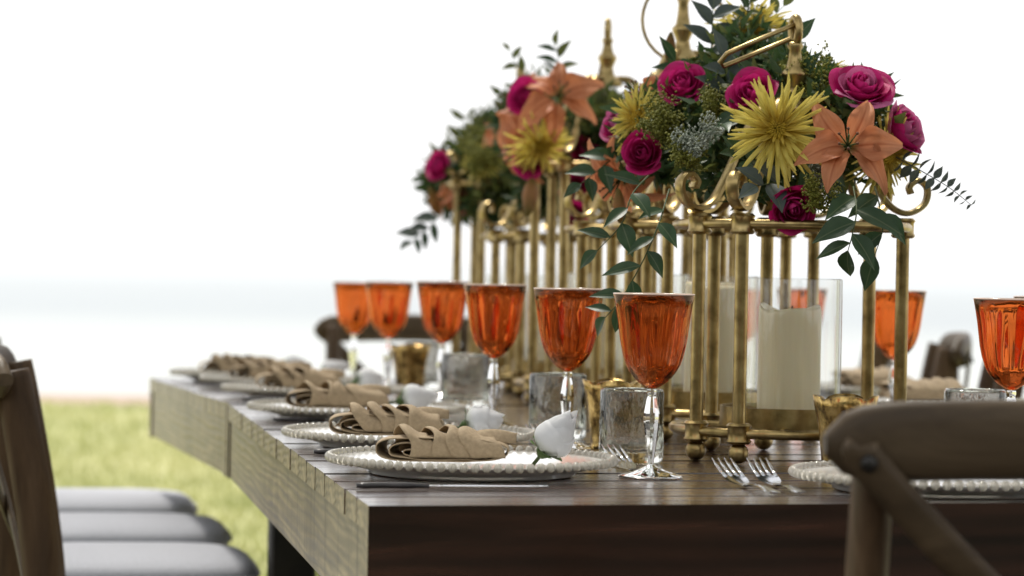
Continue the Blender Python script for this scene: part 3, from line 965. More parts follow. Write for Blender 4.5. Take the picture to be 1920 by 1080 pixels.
CREASE = [0]
def sheet_thick(fn, nu, nv, th):
    """closed thin cloth from a surface function"""
    P = [[Vector(fn(i / nu, j / nv)) for i in range(nu + 1)] for j in range(nv + 1)]
    CREASE[0] += 1
    for row in P:
        for p in row:
            q = p * 38 + Vector((CREASE[0] * 3.1, 0, 0))
            p += noise.noise_vector(q) * .0011 + noise.noise_vector(q * 2.7) * .00035
    def nrm(i, j):
        du = P[j][min(i + 1, nu)] - P[j][max(i - 1, 0)]
        dv = P[min(j + 1, nv)][i] - P[max(j - 1, 0)][i]
        n = du.cross(dv)
        return n.normalized() if n.length > 1e-12 else Vector((0, 0, 1))
    vs = []
    for j in range(nv + 1):
        for i in range(nu + 1): vs.append(P[j][i])
    off = len(vs)
    for j in range(nv + 1):
        for i in range(nu + 1): vs.append(P[j][i] - nrm(i, j) * th)
    fs = []
    W = nu + 1
    for j in range(nv):
        for i in range(nu):
            a = j * W + i
            fs.append((a, a + 1, a + W + 1, a + W))
            fs.append((off + a, off + a + W, off + a + W + 1, off + a + 1))
    for i in range(nu):
        fs.append((i, off + i, off + i + 1, i + 1))
        a = nv * W + i; fs.append((a, a + 1, off + a + 1, off + a))
    for j in range(nv):
        a = j * W; fs.append((a, a + W, off + a + W, off + a))
        a = j * W + nu; fs.append((a, off + a, off + a + W, a + W))
    return vs, fs

def make_napkin(seed):
    root = empty('folded_napkin')
    rr = random.Random(seed)
    Lh, hw, ht = .070, .040, .024        # half length, half width, thickness of the folded body
    # body: cloth doubled back on itself, the fold at its left end open towards the diner's side
    def body(u, v):
        t = v * 2 * math.pi
        sq = lambda q, p: math.copysign(abs(q) ** p, q)
        y = lerp(-hw, hw, u)
        k = 1 + .03 * math.sin(u * 4 + seed)
        return (Lh * k * sq(math.cos(t), .55), y, ht / 2 + .001 + ht / 2 * sq(math.sin(t), .75) * (1 - .12 * math.cos(t)) + .0015 * math.sin(u * 5))
    mb = MB(); vs, fs = sheet_thick(body, 14, 44, -.0011); mb.add(vs, fs)
    mb.build('folded_body', M['napkin'], root)
    def inner(u, v):
        x, y, z = body(u, v)
        return (x * .84 + .003, y * .985, .0105 + (z - .0125) * .66 + .001 * math.sin(x * 90))
    mb = MB(); vs, fs = sheet_thick(inner, 10, 36, -.0014); mb.add(vs, fs)
    mb.build('inner_fold', M['napkin'], root)
    def core(u, v):
        x, y, z = body(u, v)
        return (x * .70 + .008, y * .97, .0095 + (z - .0125) * .30)
    mb = MB(); vs, fs = sheet_thick(core, 10, 30, -.0014); mb.add(vs, fs)
    mb.build('inner_fold', M['napkin'], root)
    # pleats lapped over the body, each lifting along its left edge
    xs = [x + rr.uniform(-.005, .005) for x in (-.034, -.012, .009, .032)]
    for i, x0 in enumerate(xs):
        wd = (.030, .029, .031, .044)[i] * rr.uniform(.9, 1.12)
        lift = (.0120, .0125, .0125, .0105)[i] * rr.uniform(.85, 1.15) + rr.uniform(-.001, .001)
        def pl(u, v, x0=x0, wd=wd, lift=lift, i=i):
            # v from the back, over the top, down the front; u across, the left edge curls up
            t = lerp(R(200), R(-22), v)
            front = math.exp(-((v - .60) / .24) ** 2)
            cu = (1 - u)
            rl = lift * math.exp(-((u - .14) / .36) ** 2) * (.15 + .85 * front) + .0012
            sq = lambda q, p: math.copysign(abs(q) ** p, q)
            y = -(-1) * sq(math.cos(t), .65) * (hw + .0015 + rl * .55)
            z = ht / 2 + .0015 + sq(math.sin(t), .7) * (ht / 2 + .001 + rl)
            z = max(z, .001)
            slant = .034 * (v - .55)
            x = x0 + wd * (u - .35) + slant + .004 * cu ** 2 * math.sin(v * 9 + i + seed) + .0018 * math.sin(v * 15 + i * 2 + seed)
            return (x, -y, z)
        mb = MB(); vs, fs = sheet_thick(pl, 14, 30, .0009); mb.add(vs, fs)
        mb.build('pleat', M['napkin'], root)
    # free corner that runs out to the right in a pointed flap
    def flap(u, v):
        x = lerp(.036, .080, u)
        w2 = (hw + .002) * (1 - .75 * u)
        y = lerp(-w2, w2, v) - .006 * u
        z = .0275 + .008 * math.sin((1 - u) * 2.2) * math.exp(-((v - .25) / .4) ** 2) + .004 * u - .020 * max(0, (.30 - v) / .30) ** 1.3 * (1 - .5 * u)
        return (x, y, z)
    mb = MB(); vs, fs = sheet_thick(flap, 14, 14, .0009); mb.add(vs, fs)
    mb.build('corner_flap', M['napkin'], root)
    return root

# roses: petals wrapped round an axis (+Z), generated once per kind and shared
def rose_petals(n, size, closed, mats, seed, curl=1.0, name='petal'):
    """list of (mesh, rotation about Z)"""
    rr = random.Random(seed)
    out = []
    for k in range(n):
        t = k / (n - 1)
        Rk = size * lerp(.10, lerp(1.0, .62, closed), t ** .85)
        Hk = size * lerp(1.02, lerp(.70, .95, closed), t)
        half = R(lerp(100, 62, t))
        tip = lerp(-.35, lerp(.75, .12, closed), t ** 1.2) * curl
        wob = rr.uniform(0, 6.28); tw = rr.uniform(-.12, .12)
        def fn(u, v, Rk=Rk, Hk=Hk, half=half, tip=tip, wob=wob, t=t, tw=tw):
            s = u * 2 - 1
            wv = math.sin(min(1, v * 1.15) * math.pi * .5) ** .6 * (1 - .25 * max(0, v - .75) / .25)
            a = s * half * wv + tw * v
            bulge = math.sin(min(1, v * 1.1) * math.pi * .5)
            r = Rk * bulge + size * .01
            lip = max(0, v - .68) / .32
            r += size * tip * .30 * lip ** 1.6 * (1 - .2 * s * s)
            r *= 1 + .05 * math.sin(3.2 * a + wob) * lip
            top = 1 - .22 * abs(s) ** 2.6 + .035 * math.sin(5 * s + wob)
            z = Hk * (v ** .85) * top - size * .22 * max(0, tip) * lip ** 2
            return (r * math.cos(a), r * math.sin(a), z)
        mb = MB(); mb.grid(fn, 9, 9)
        out.append((mb.mesh(name, mats[k % len(mats)]), k * 2.39996 + rr.uniform(-.25, .25)))
    return out
def calyx_mesh(size):
    mb = MB()
    mb.lathe([(0, -.22 * size), (.10 * size, -.2 * size), (.2 * size, -.08 * size), (.22 * size, .02 * size), (.16 * size, .06 * size), (0, .05 * size)], 14)
    for k in range(5):
        a = k * 2 * math.pi / 5
        def f(u, v, a=a):
            w = math.sin(math.pi * min(1, .15 + v * .85)) * .16 * size
            r = size * (.20 + .36 * math.sin(v * 1.5)); z = size * (-.02 + .34 * v - .26 * v * v)
            s = (u - .5) * 2 * w
            return (r * math.cos(a) - s * math.sin(a), r * math.sin(a) + s * math.cos(a), z)
        mb.grid(f, 4, 6)
    return mb.mesh('sepals', M['sepal'])
ROSE = [rose_petals(22, .034, .15, [M['rose'], M['rose'], M['rose_pale']], 1),
        rose_petals(20, .034, .35, [M['rose'], M['rose'], M['rose']], 2),
        rose_petals(18, .034, .55, [M['rose_deep'], M['rose_deep'], M['rose']], 3),
        rose_petals(16, .034, .75, [M['rose'], M['rose_pale'], M['rose_pale']], 4)]
ROSE_CAL = calyx_mesh(.034)
def bud_petals(size, pointed, seed):
    rr = random.Random(seed)
    out = []
    for k in range(11):
        t = k / 10
        flare = (0, 0, 0, .03, .06, .10, .16, .24, .34, .44, .52)[k] * (1 - .4 * pointed)
        wob = rr.uniform(0, 6.28)
        def fn(u, v, t=t, flare=flare, wob=wob):
            s = u * 2 - 1
            R0 = size * lerp(.46, .74, t)
            prof = math.sin(math.pi * min(1, v * lerp(.90, .74, t) + .03) ** .72) ** .75
            tipr = lerp(.22, .06, pointed)
            r = R0 * max(prof, tipr * v) + size * .02 * t
            r += size * flare * max(0, v - .72) / .28 * .5
            a = s * R(lerp(120, 80, t)) * (.25 + .75 * math.sin(min(1, v * 1.4) * math.pi / 2))
            hgt = size * lerp(1.55 + .35 * pointed, 1.12, t) * (v ** .95)
            z = hgt * (1 - .20 * abs(s) ** 2.0 * v + .03 * math.sin(4 * s + wob) * v) - size * flare * .35 * max(0, v - .8) / .2
            return (r * math.cos(a), r * math.sin(a), z)
        mb = MB(); mb.grid(fn, 12, 12)
        out.append((mb.mesh('petal', M['white_rose']), k * 2.39996))
    return out
BUD = [bud_petals(.030, 1, 11), bud_petals(.031, .2, 12)]
BUD_CAL = calyx_mesh(.040)
def rose(p, d, kind, s, label, group, spin=0.0):
    root = empty('rose', label=label, cat='rose', group=group)
    root.matrix_world = axis_mat(p, d, spin, s) @ Matrix.Translation((0, 0, -.018))
    for me, a in ROSE[kind]:
        inst('petal', me, root, Matrix.Rotation(a, 4, 'Z'))
    inst('sepals', ROSE_CAL, root)
    return root

nap0 = [make_napkin(q) for q in (1, 5, 8, 12)]
napfirst = [True] * 4
def napkin(x, y, z, rz, label, v):
    o = nap0[v] if napfirst[v] else copy_tree(nap0[v])
    napfirst[v] = False
    o.location = (x, y, z); o.rotation_euler = (0, 0, rz)
    tag(o, label, 'napkin', 'folded tan napkins on the chargers')
def rose_bud(x, y, z, dirv, label, v, s=1.0):
    root = empty('white_rose_bud', label=label, cat='rose', group='white rose buds on the chargers')
    root.matrix_world = axis_mat((x, y, z), dirv, v * 1.7, s)
    for me, a in BUD[v % 2]:
        inst('petal', me, root, Matrix.Rotation(a, 4, 'Z'))
    inst('sepals', BUD_CAL, root)
    mb = MB(); mb.tube(spline([(0, 0, -.004), (.001, .001, -.03), (-.002, .001, -.06)], 5), .0021, 7); mb.build('stem', M['stem'], root)

def knife(x, y, rz, label):
    root = empty('table_knife', label=label, cat='knife', group='knives beside the chargers')
    place(root, x, y, rz)
    mb = MB(); mb.tube(spline([(0, 0, .0042), (.03, 0, .0048), (.075, 0, .0042)], 4), [.0035] + [.0048] * 6 + [.0035] * 2, 8, flat=.7); mb.build('handle', M['knife_handle'], root)
    mb = MB()
    vs = []; fs = []
    n = 12
    for i in range(n + 1):
        t = i / n
        xx = .075 + .125 * t
        hw = .0085 * (math.sin(min(1, t * 3 + .25) * math.pi / 2)) * (1 - max(0, t - .8) ** 2 * 18)
        vs += [(xx, -hw * .4, .0042), (xx, 0, .0052), (xx, hw, .0036), (xx, 0, .0034)]
    for i in range(n):
        for j in range(4): fs.append((i * 4 + j, i * 4 + (j + 1) % 4, i * 4 + 4 + (j + 1) % 4, i * 4 + 4 + j))
    mb.add(vs, fs); mb.build('blade', M['steel'], root, sharp=30)

def make_fork():
    """handle end at the origin, tines towards +Y; the head bows up"""
    mb = MB()
    def prof(y):                     # height of the spine
        if y < .095: return .0022 + .006 * math.sin(y / .095 * math.pi) * .6
        q = (y - .095) / .075
        return .0022 + .021 * q ** 1.5
    vs = []; fs = []
    ys = [i * .0055 for i in range(25)]
    def wid(y):
        if y < .06: return lerp(.0095, .004, (y / .06) ** .8) * (1 if y > .004 else .7)
        if y < .098: return .0034
        return lerp(.0034, .0125, min(1, (y - .098) / .02) ** .7)
    for y in ys:
        z = prof(y); w_ = wid(y)
        vs += [(-w_, y, z), (0, y, z + .0012), (w_, y, z), (0, y, z - .0016)]
    for i in range(len(ys) - 1):
        for j in range(4): fs.append((i * 4 + j, i * 4 + (j + 1) % 4, i * 4 + 4 + (j + 1) % 4, i * 4 + 4 + j))
    mb.add(vs, fs + [(0, 1, 2, 3), tuple(len(vs) - 4 + j for j in (3, 2, 1, 0))])
    handle = mb.mesh('handle', M['steel'], True, 40)
    tines = []
    for k in range(4):
        x = (-.0105, -.0035, .0035, .0105)[k]
        pts = [(x * .95, .130, prof(.130)), (x, .145, prof(.145)), (x * 1.02, .160, prof(.160)), (x * 1.02, .176, prof(.176))]
        mb = MB(); mb.tube(pts, [.0022, .0020, .0018, .0008], 8, flat=.6); tines.append(mb.mesh('tine', M['steel']))
    return handle, tines
FORK = make_fork()
def fork(x, y, rz, label, tilt=0.0):
    root = empty('dinner_fork', label=label, cat='fork', group='silver forks')
    place(root, x, y, rz)
    inst('handle', FORK[0], root)
    for t in FORK[1]: inst('tine', t, root)

SET = [(884, 3.143, 'nearest', True), (768, 3.593, 'second', True), (668, 4.21, 'third', True), (592, 4.85, 'fourth', False), (535, 5.35, 'fifth', False), (470, 5.70, 'farthest', False)]
for i, (px, d, word, single) in enumerate(SET):
    p = on_table(px, d)
    charger(p.x, p.y, {0: 'beaded pearl charger of the nearest left setting, wholly in view', 5: 'beaded charger of the farthest setting near the table corner'}.get(i, 'beaded pearl charger of the %s left setting from the front' % word), single)
    z = table_h(p.y) + .0062
    napkin(p.x - .030, p.y - .012, z + .010, R((-3, -1, 2, 4, 3, 6)[i]), {0: 'tan pleated napkin on the nearest charger, showing every fold', 5: 'blurred tan napkin farthest along the left side'}.get(i, 'tan pleated napkin on the %s charger from the front' % word), i % 4)
    dirs = [Vector((.52, -.22, .72)), Vector((.9, -.1, .22)), Vector((.9, 0, .15)), Vector((.9, .1, .2)), Vector((.8, 0, .3)), Vector((.9, 0, .2))]
    bx = (.080, .072, .068, .07, .07, .07)[i]
    rose_bud(p.x + bx, p.y - .02, z + .022, dirs[i], {0: 'pointed white rose bud on the nearest charger', 5: 'white rose bud on the farthest left charger'}.get(i, 'rounded white rose bud on the %s charger from the front' % word), i, (1.02, 1.0, 1.0, 1.0, 1.0, 1.0)[i])
    kp = on_table((668, 588, 512, 455, 420, 0)[i], (2.90, 3.40, 4.07, 4.66, 5.18, 0)[i]) if i < 5 else None
    if kp: knife(kp.x, kp.y, R(10), {0: 'dark handled knife lying before the nearest charger, near the table corner'}.get(i, 'knife lying before the %s charger, dark handle to the left' % word))
# front end setting and the right side
charger(.462, 3.015, 'beaded charger of the front end setting, behind the front chair back', True)
napkin(.50, 3.02, table_h(3) + .0162, R(8), 'tan napkin on the charger behind the front chair back', 2)
for (px, d, lab) in ((1985, 4.05, 'beaded charger at the right edge beyond the tumbler'), (1745, 4.72, 'beaded charger right of the lanterns, partly behind a brass post'), (1640, 5.45, 'far beaded charger glimpsed between the brass posts')):
    p = on_table(px, d); charger(p.x, p.y, lab, False)
p = on_table(1740, 4.72); napkin(p.x, p.y, table_h(p.y) + .0162, R(184), 'tan napkin on the right side charger, left of the tumbler rim', 1)
p = on_table(1640, 5.45); napkin(p.x, p.y, table_h(p.y) + .0162, R(180), 'small far tan napkin seen between the brass posts', 1)
def fork_px(px, py, d_end, rz, lab):
    p = on_table(px, d_end); fork(p.x, p.y, rz, lab)
fork_px(1452, 936, 2.925, R(14), 'left fork of the pair at the front table edge')
fork_px(1500, 936, 2.935, R(10), 'right fork of the pair at the front table edge')
fork_px(1236, 898, 3.13, R(16), 'single fork with its tines left of the nearest goblet foot')
fork_px(1075, 835, 3.52, R(16), 'fork tips showing behind the pointed white rose bud')

# ------------------------------------------------------------------ flowers
rf = random.Random(21)
# lily: six recurved petals round +Z
def lily_petal(length, wd, rec):
    def fn(u, v):
        s = (u - .5) * 2
        w_ = wd * (math.sin(math.pi * (v ** .75) * .97 + .03)) ** .8 * (.25 + .75 * min(1, v * 2.5))
        a = lerp(R(62), R(62) - rec, v)
        # integrate a bending midrib
        r = .004 + length * (v * math.cos(R(40)) + .25 * v * v)
        z = length * (.62 * v - .75 * v ** 2.3 * rec / R(90))
        ruff = .0042 * math.sin(v * 12 + s * 2.5) * abs(s) ** 2 + .0009 * math.cos(s * 10) * math.sin(v * 3.1)
        return (r, s * w_, z + .35 * abs(s) ** 1.6 * w_ + ruff)
    mb = MB(); mb.grid(fn, 12, 16); return mb.mesh('petal', M['lily'])
LP = [lily_petal(.068, .0235, R(118)), lily_petal(.066, .0190, R(82)), lily_petal(.070, .0215, R(138))]
mb = MB()
for k in range(6):
    a = k * 1.047 + .3
    mb.tube([(0, 0, .005), (.006 * math.cos(a), .006 * math.sin(a), .025), (.013 * math.cos(a), .013 * math.sin(a), .042)], .0009, 5)
mb.tube([(0, 0, .005), (0, .001, .03), (.001, .002, .05)], .0014, 6)
LST = mb.mesh('stamen_filaments', M['sepal'])
mb = MB()
for k in range(6):
    a = k * 1.047 + .3
    mb.sphere((.013 * math.cos(a), .013 * math.sin(a), .0425), .0022, 6, 4, (1, 1, .9))
LAN_ = mb.mesh('anthers', M['anther'])
def lily(p, d, s, label, spin=0.0):
    root = empty('lily', label=label, cat='lily', group='peach lilies in the flower arrangements')
    root.matrix_world = axis_mat(p, d, spin, s) @ Matrix.Translation((0, 0, -.012))
    for k in range(6):
        inst('petal', LP[k % 3], root, Matrix.Rotation(k * math.pi / 3 + rf.uniform(-.2, .2), 4, 'Z') @ Matrix.Rotation(rf.uniform(-.38, .22), 4, 'Y') @ Matrix.Rotation(rf.uniform(-.4, .4), 4, 'X') @ Matrix.Scale(rf.uniform(.88, 1.08), 4))
    inst('stamen_filaments', LST, root); inst('anthers', LAN_, root)
    return root
def bud_lily(p, d, s, label):
    mb = MB(); mb.lathe([(0, 0), (.004, .002), (.0085, .014), (.0095, .026), (.007, .040), (.003, .050), (0, .053)], 12, None, lambda r, z, a: (r * (1 + .08 * math.cos(3 * a)), z))
    o = mb.build('lily_bud', M['lily']); o.matrix_world = axis_mat(p, d, 0, s)
    tag(o, label, 'lily bud', 'peach lilies in the flower arrangements')
# spider mum
def mum_petal(length, wd, lift, bend=0.0, name='petal'):
    def fn(u, v):
        s = (u - .5) * 2
        w_ = wd * (.45 + .55 * math.sin(v * math.pi * .78 + .25)) * (1 - max(0, v - .9) * 6)
        r = length * v * math.cos(lift * .5)
        z = length * (math.sin(lift) * v - .30 * v * v * math.sin(lift)) + .25 * wd * (v > .5) * 0
        return (r, s * w_ + bend * length * v ** 2.2, z + .9 * wd * s * s * (1 - .45 * v) - .10 * length * max(0, v - .6) ** 1.5)
    mb = MB(); mb.grid(fn, 4, 7); return mb.mesh(name, M['mum'])
MP = [[mum_petal(L, w_, R(l), bd) for bd in (-.16, .03, .18)] for L, w_, l in ((.060, .0022, -8), (.057, .0022, 12), (.050, .0022, 32), (.038, .0021, 53), (.025, .0020, 72))]
mb = MB()
for k in range(34):
    a = k * 2.4; r = .0022 * math.sqrt(k)
    mb.tube([(r * .6 * math.cos(a), r * .6 * math.sin(a), 0), (r * 1.1 * math.cos(a), r * 1.1 * math.sin(a), .011), (r * .55 * math.cos(a), r * .55 * math.sin(a), .018 - r * .25)], [.0016, .002, .0009], 5)
MC = mb.mesh('heart', M['mum_core'])
def mum(p, d, s, label, seed, single=True):
    root = empty('spider_mum', label=label, cat='chrysanthemum', group='yellow spider mums in the flower arrangements')
    root.matrix_world = axis_mat(p, d, seed, s)
    rr = random.Random(seed)
    k = 0
    joined = MB()
    for ring, n in enumerate((28, 28, 25, 20, 15)):
        for i in range(n):
            a = 2 * math.pi * (i + rr.uniform(-.3, .3)) / n + ring
            Mx = Matrix.Rotation(a, 4, 'Z') @ Matrix.Rotation(rr.uniform(-.16, .16) , 4, 'Y') @ Matrix.Translation((.001, 0, .0008 * ring)) @ Matrix.Scale(rr.uniform(.74, 1.14), 4)
            if single:
                inst('petal', MP[ring][(i * 7 + ring) % 3], root, Mx)
            else:
                me = MP[ring][i % 3]
                joined.add([v.co.copy() for v in me.vertices], [tuple(q.vertices) for q in me.polygons], Mx)
    if not single:
        tag(joined.build('petals', M['mum'], root), kind='stuff')
    inst('heart', MC, root)
    return root

GR = 'magenta roses in the flower arrangements'
V = Vector
def toward(px, py, d, s=1.0): return at(px, py, d)
# near arrangement (front lanterns)
rose(at(1280, 160, 3.62), V((-.25, -.75, .55)), 1, 1.05, 'magenta rose at the upper left of the near arrangement', GR, .4)
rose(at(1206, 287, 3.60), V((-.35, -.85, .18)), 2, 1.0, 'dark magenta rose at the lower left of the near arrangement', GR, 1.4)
rose(at(1156, 238, 3.78), V((-.75, -.5, .15)), 3, .95, 'pink rose behind the small yellow mum at the left edge', GR, 2.0)
rose(at(1412, 178, 3.50), V((-.45, -.70, .40)), 1, 1.12, 'magenta rose directly above and left of the large yellow mum', GR, 2.7)
rose(at(1616, 165, 3.42), V((.10, -.62, .70)), 0, 1.16, 'large open magenta rose at the top right, above the lily', GR, .9)
rose(at(1688, 245, 3.46), V((.62, -.45, .35)), 3, 1.35, 'pale mauve backed rose at the far right, facing away', GR, .2)
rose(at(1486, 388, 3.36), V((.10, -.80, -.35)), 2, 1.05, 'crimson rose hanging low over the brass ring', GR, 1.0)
mum(at(1458, 246, 3.36), V((-.12, -.96, .12)), 1.10, 'large yellow spider mum at the centre of the near arrangement', 3)
mum(at(1200, 226, 3.66), V((-.62, -.70, .1)), .85, 'small yellow mum at the left edge, between pink roses', 5)
mum(at(1412, 62, 3.78), V((.05, .45, .85)), 1.05, 'pale yellow mum at the very top, seen from behind', 7)
mum(at(1655, 288, 3.46), V((.55, -.55, -.2)), 1.0, 'yellow mum half hidden behind the right lily petals', 9)
mum(at(1545, 150, 3.60), V((.1, .1, .95)), .85, 'yellow mum peeping out behind the large top right rose', 11)
lily(at(1590, 272, 3.325), V((-.10, -.93, .22)), .93, 'open peach lily at the front of the near arrangement', .25)
lily(at(1205, 185, 3.78), V((-.6, -.4, .5)), .85, 'peach lily behind the upper left magenta rose', .7)
lily(at(1160, 340, 3.74), V((-.5, -.4, -.6)), .9, 'drooping peach lily at the lower left of the near arrangement', .1)
bud_lily(at(1165, 420, 3.70), V((-.1, -.1, .9)), .9, 'peach lily bud below the lower left rose')
bud_lily(at(1254, 118, 3.80), V((.05, 0, 1)), .8, 'peach lily bud standing above the upper left rose')
# far arrangement (blurred)
lily(at(1048, 180, 4.50), V((.12, -.85, .30)), 1.0, 'largest blurred peach lily at the top of the far arrangement', .5)
lily(at(968, 200, 4.68), V((-.8, -.3, .3)), 1.0, 'blurred peach lily at the left of the far top bloom', .2)
lily(at(972, 285, 4.63), V((-.7, -.6, -.2)), .95, 'blurred peach lily below the far top bloom', .9)
rose(at(985, 182, 4.53), V((-.4, -.8, .3)), 1, 1.0, 'blurred magenta rose beside the far top lily', GR, .3)
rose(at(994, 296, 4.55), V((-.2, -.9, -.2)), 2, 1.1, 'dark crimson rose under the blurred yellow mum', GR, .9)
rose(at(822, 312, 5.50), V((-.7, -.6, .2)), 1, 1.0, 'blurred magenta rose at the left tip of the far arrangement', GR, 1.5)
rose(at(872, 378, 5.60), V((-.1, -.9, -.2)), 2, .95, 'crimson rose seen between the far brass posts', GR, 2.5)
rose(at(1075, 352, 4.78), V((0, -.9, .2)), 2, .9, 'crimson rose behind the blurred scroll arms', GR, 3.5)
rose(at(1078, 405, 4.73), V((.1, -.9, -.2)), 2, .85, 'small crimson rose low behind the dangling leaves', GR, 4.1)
mum(at(1010, 268, 4.52), V((.35, -.6, -.55)), .95, 'blurred yellow mum in the middle of the far arrangement', 13, False)
bud_lily(at(998, 335, 4.53), V((-.1, -.5, -.8)), 1.4, 'blurred peach bud hanging between the tall brass posts')
bud_lily(at(822, 405, 5.55), V((-.25, -.3, .8)), 1.2, 'blurred peach bud at the far left edge of the flowers')
lily(at(835, 372, 5.60), V((-.8, -.5, -.1)), .6, 'blurred peach lily low at the left end of the flowers', .3)

mum(at(905, 300, 5.38), V((-.3, -.7, .5)), .75, 'small blurred yellow mum on the left slope of the far arrangement', 17, False)
rose(at(1095, 285, 4.70), V((.2, -.9, .1)), 2, .9, 'blurred crimson rose right of the far yellow mum', GR, 5.0)
lily(at(930, 235, 5.20), V((-.6, -.5, .5)), .7, 'small blurred peach lily at the shoulder of the far arrangement', .8)
# ---- leaves
def leaf_mesh(length, wd, mat, droop=.25, name='leaf'):
    def fn(u, v):
        s = (u - .5) * 2
        w_ = wd * math.sin(math.pi * (min(1, v * .98 + .02)) ** .85) ** 1.15 * (1 - .15 * v)
        return (length * v, s * w_, -droop * length * v * v + .35 * abs(s) * w_)
    mb = MB(); mb.grid(fn, 4, 7); return mb.mesh(name, mat)
LEAF = [leaf_mesh(.048, .0095, M['leaf'], .2), leaf_mesh(.042, .0125, M['leaf'], .35), leaf_mesh(.050, .014, M['leaf2'], .2), leaf_mesh(.036, .009, M['leaf3'], .3)]
def sprig(pts, leaf_ids, n, s, label, name='leafy_sprig', pair=False, seed=1, group='leafy sprigs in the flower arrangements', stem_mat='stem', stem_r=.0011, start=.15, flatspin=None):
    root = empty(name, pts[0], 0, label, 'leafy sprig', group)
    P = [p - Vector(pts[0]) for p in spline(pts, 8)]
    mb = MB(); mb.tube(P, [lerp(stem_r, stem_r * .5, i / (len(P) - 1)) for i in range(len(P))], 6); mb.build('stem', M[stem_mat], root)
    rr = random.Random(seed)
    for k in range(n):
        t = start + (1 - start) * k / max(1, n - 1)
        f = t * (len(P) - 1); i = min(len(P) - 2, int(f))
        p = P[i].lerp(P[i + 1], f - i); tg = (P[i + 1] - P[i]).normalized()
        for side in ((1, -1) if pair else ((1 if k % 2 else -1),)):
            last = (k == n - 1 and not pair)
            ax = Vector((0, -1, .25)).cross(tg).normalized() * side
            d = (tg * (1.2 if last else .65) + ax * (0 if last else .75) + Vector((rr.uniform(-.25, .25), rr.uniform(-.5, .1), rr.uniform(-.25, .2)))).normalized()
            x = d; zz = (Vector((rr.uniform(-.3, .3), -.8, .6)) - x * x.dot(Vector((0, -.8, .6)))).normalized()
            y = zz.cross(x).normalized(); zz = x.cross(y)
            Mx = Matrix((( x.x, y.x, zz.x, p.x), (x.y, y.y, zz.y, p.y), (x.z, y.z, zz.z, p.z), (0, 0, 0, 1)))
            sc_ = s * rr.uniform(.85, 1.12) * lerp(1.05, .8, t)
            inst('leaf', LEAF[leaf_ids[k % len(leaf_ids)]], root, Mx @ Matrix.Scale(sc_, 4))
    return root
sprig([at(1255, 355, 3.42), at(1235, 420, 3.34), at(1205, 490, 3.32), at(1165, 560, 3.33), at(1135, 595, 3.35)], [0, 1], 10, .98, 'long dangling sprig of dark green leaves left of the candles', seed=4)
sprig([at(1215, 330, 3.45), at(1185, 365, 3.36), at(1165, 420, 3.34), at(1120, 470, 3.36)], [0, 1], 6, 1.0, 'short dark sprig below the lower left rose', seed=5)
sprig([at(1600, 350, 3.36), at(1606, 395, 3.30), at(1598, 440, 3.28), at(1590, 470, 3.29)], [1, 0, 1], 6, 1.38, 'drooping leaf sprig hanging below the lily at the right', seed=6)
sprig([at(1640, 350, 3.38), at(1650, 390, 3.33), at(1655, 430, 3.32), at(1640, 480, 3.33)], [1], 4, 1.15, 'small leaf sprig against the right brass cuff', seed=8)
# eucalyptus spray pointing out right
root = empty('eucalyptus_spray', at(1672, 290, 3.46), 0, 'thin grey eucalyptus spray reaching out to the right', 'leafy sprig', 'leafy sprigs in the flower arrangements')
P = [p - at(1672, 290, 3.46) for p in spline([at(1672, 290, 3.46), at(1730, 322, 3.44), at(1780, 352, 3.43), at(1822, 385, 3.42)], 8)]
mb = MB(); mb.tube(P, [lerp(.0009, .0004, i / (len(P) - 1)) for i in range(len(P))], 6); mb.build('stem', M['leaf2'], root)
for k in range(11):
    f = (.12 + .87 * k / 10) * (len(P) - 1); i = min(len(P) - 2, int(f)); p = P[i].lerp(P[i + 1], f - i)
    L = lerp(.024, .009, k / 10); wd = L * .30
    tg = (P[i + 1] - P[i]).normalized()
    for side in (1, -1):
        nrm = V((-tg.z, 0, tg.x)).normalized() * side
        d = (nrm + tg * .15 * side + V((0, rf.uniform(-.4, .4), 0))).normalized()
        y = V((rf.uniform(.15, .9) * tg.x, rf.uniform(-.9, .9), 0)).normalized(); y = (y - d * d.dot(y)).normalized(); z = d.cross(y)
        Mx = Matrix(((d.x, y.x, z.x, p.x), (d.y, y.y, z.y, p.y), (d.z, y.z, z.z, p.z), (0, 0, 0, 1)))
        inst('leaf', LEAF[2], root, Mx @ Matrix.Diagonal((L / .05, wd / .014, L / .05, 1)))
# leaves standing among the near blooms
NEAR = [((1335, 60), 3.72, (.02, 0, 1), 2, 6), ((1362, 150), 3.60, (-.15, -.3, .9), 2, 6), ((1290, 150), 3.75, (-.5, 0, .7), 0, 5), ((1470, 110), 3.62, (.35, -.3, .6), 1, 5),
        ((1495, 170), 3.52, (.2, -.6, .6), 1, 5), ((1440, 345), 3.36, (-.5, -.8, -.1), 2, 4), ((1120, 320), 3.72, (-.6, -.3, -.5), 1, 5),
        ((1395, 300), 3.40, (-.4, -.8, .1), 1, 4), ((1440, 40), 3.80, (.5, .1, .5), 3, 5), ((1345, 240), 3.48, (.1, -.8, .1), 1, 6), ((1545, 330), 3.38, (.1, -.8, -.5), 1, 5),]
WORDS = ['above the upper left rose, pointing up', 'grey green beside the brass finial', 'dark, left of the upper left rose', 'dark, under the brass wire handle', 'dark, left of the large top right rose', 
         'blue grey, under the large yellow mum', 'dark, hanging at the lower left', 'dark, beside the scroll arms below the mum', 'olive, behind the top yellow mum', 'dark, in the middle of the near arrangement', 'dark, between the lily and the low crimson rose']
for i, ((px, py), d, dr, lid, n) in enumerate(NEAR):
    a = at(px, py, d); dv = V(dr).normalized()
    sprig([a - dv * .035, a, a + dv * .03], [lid], n, .95, 'leaf sprig ' + WORDS[i], seed=30 + i, start=.1)
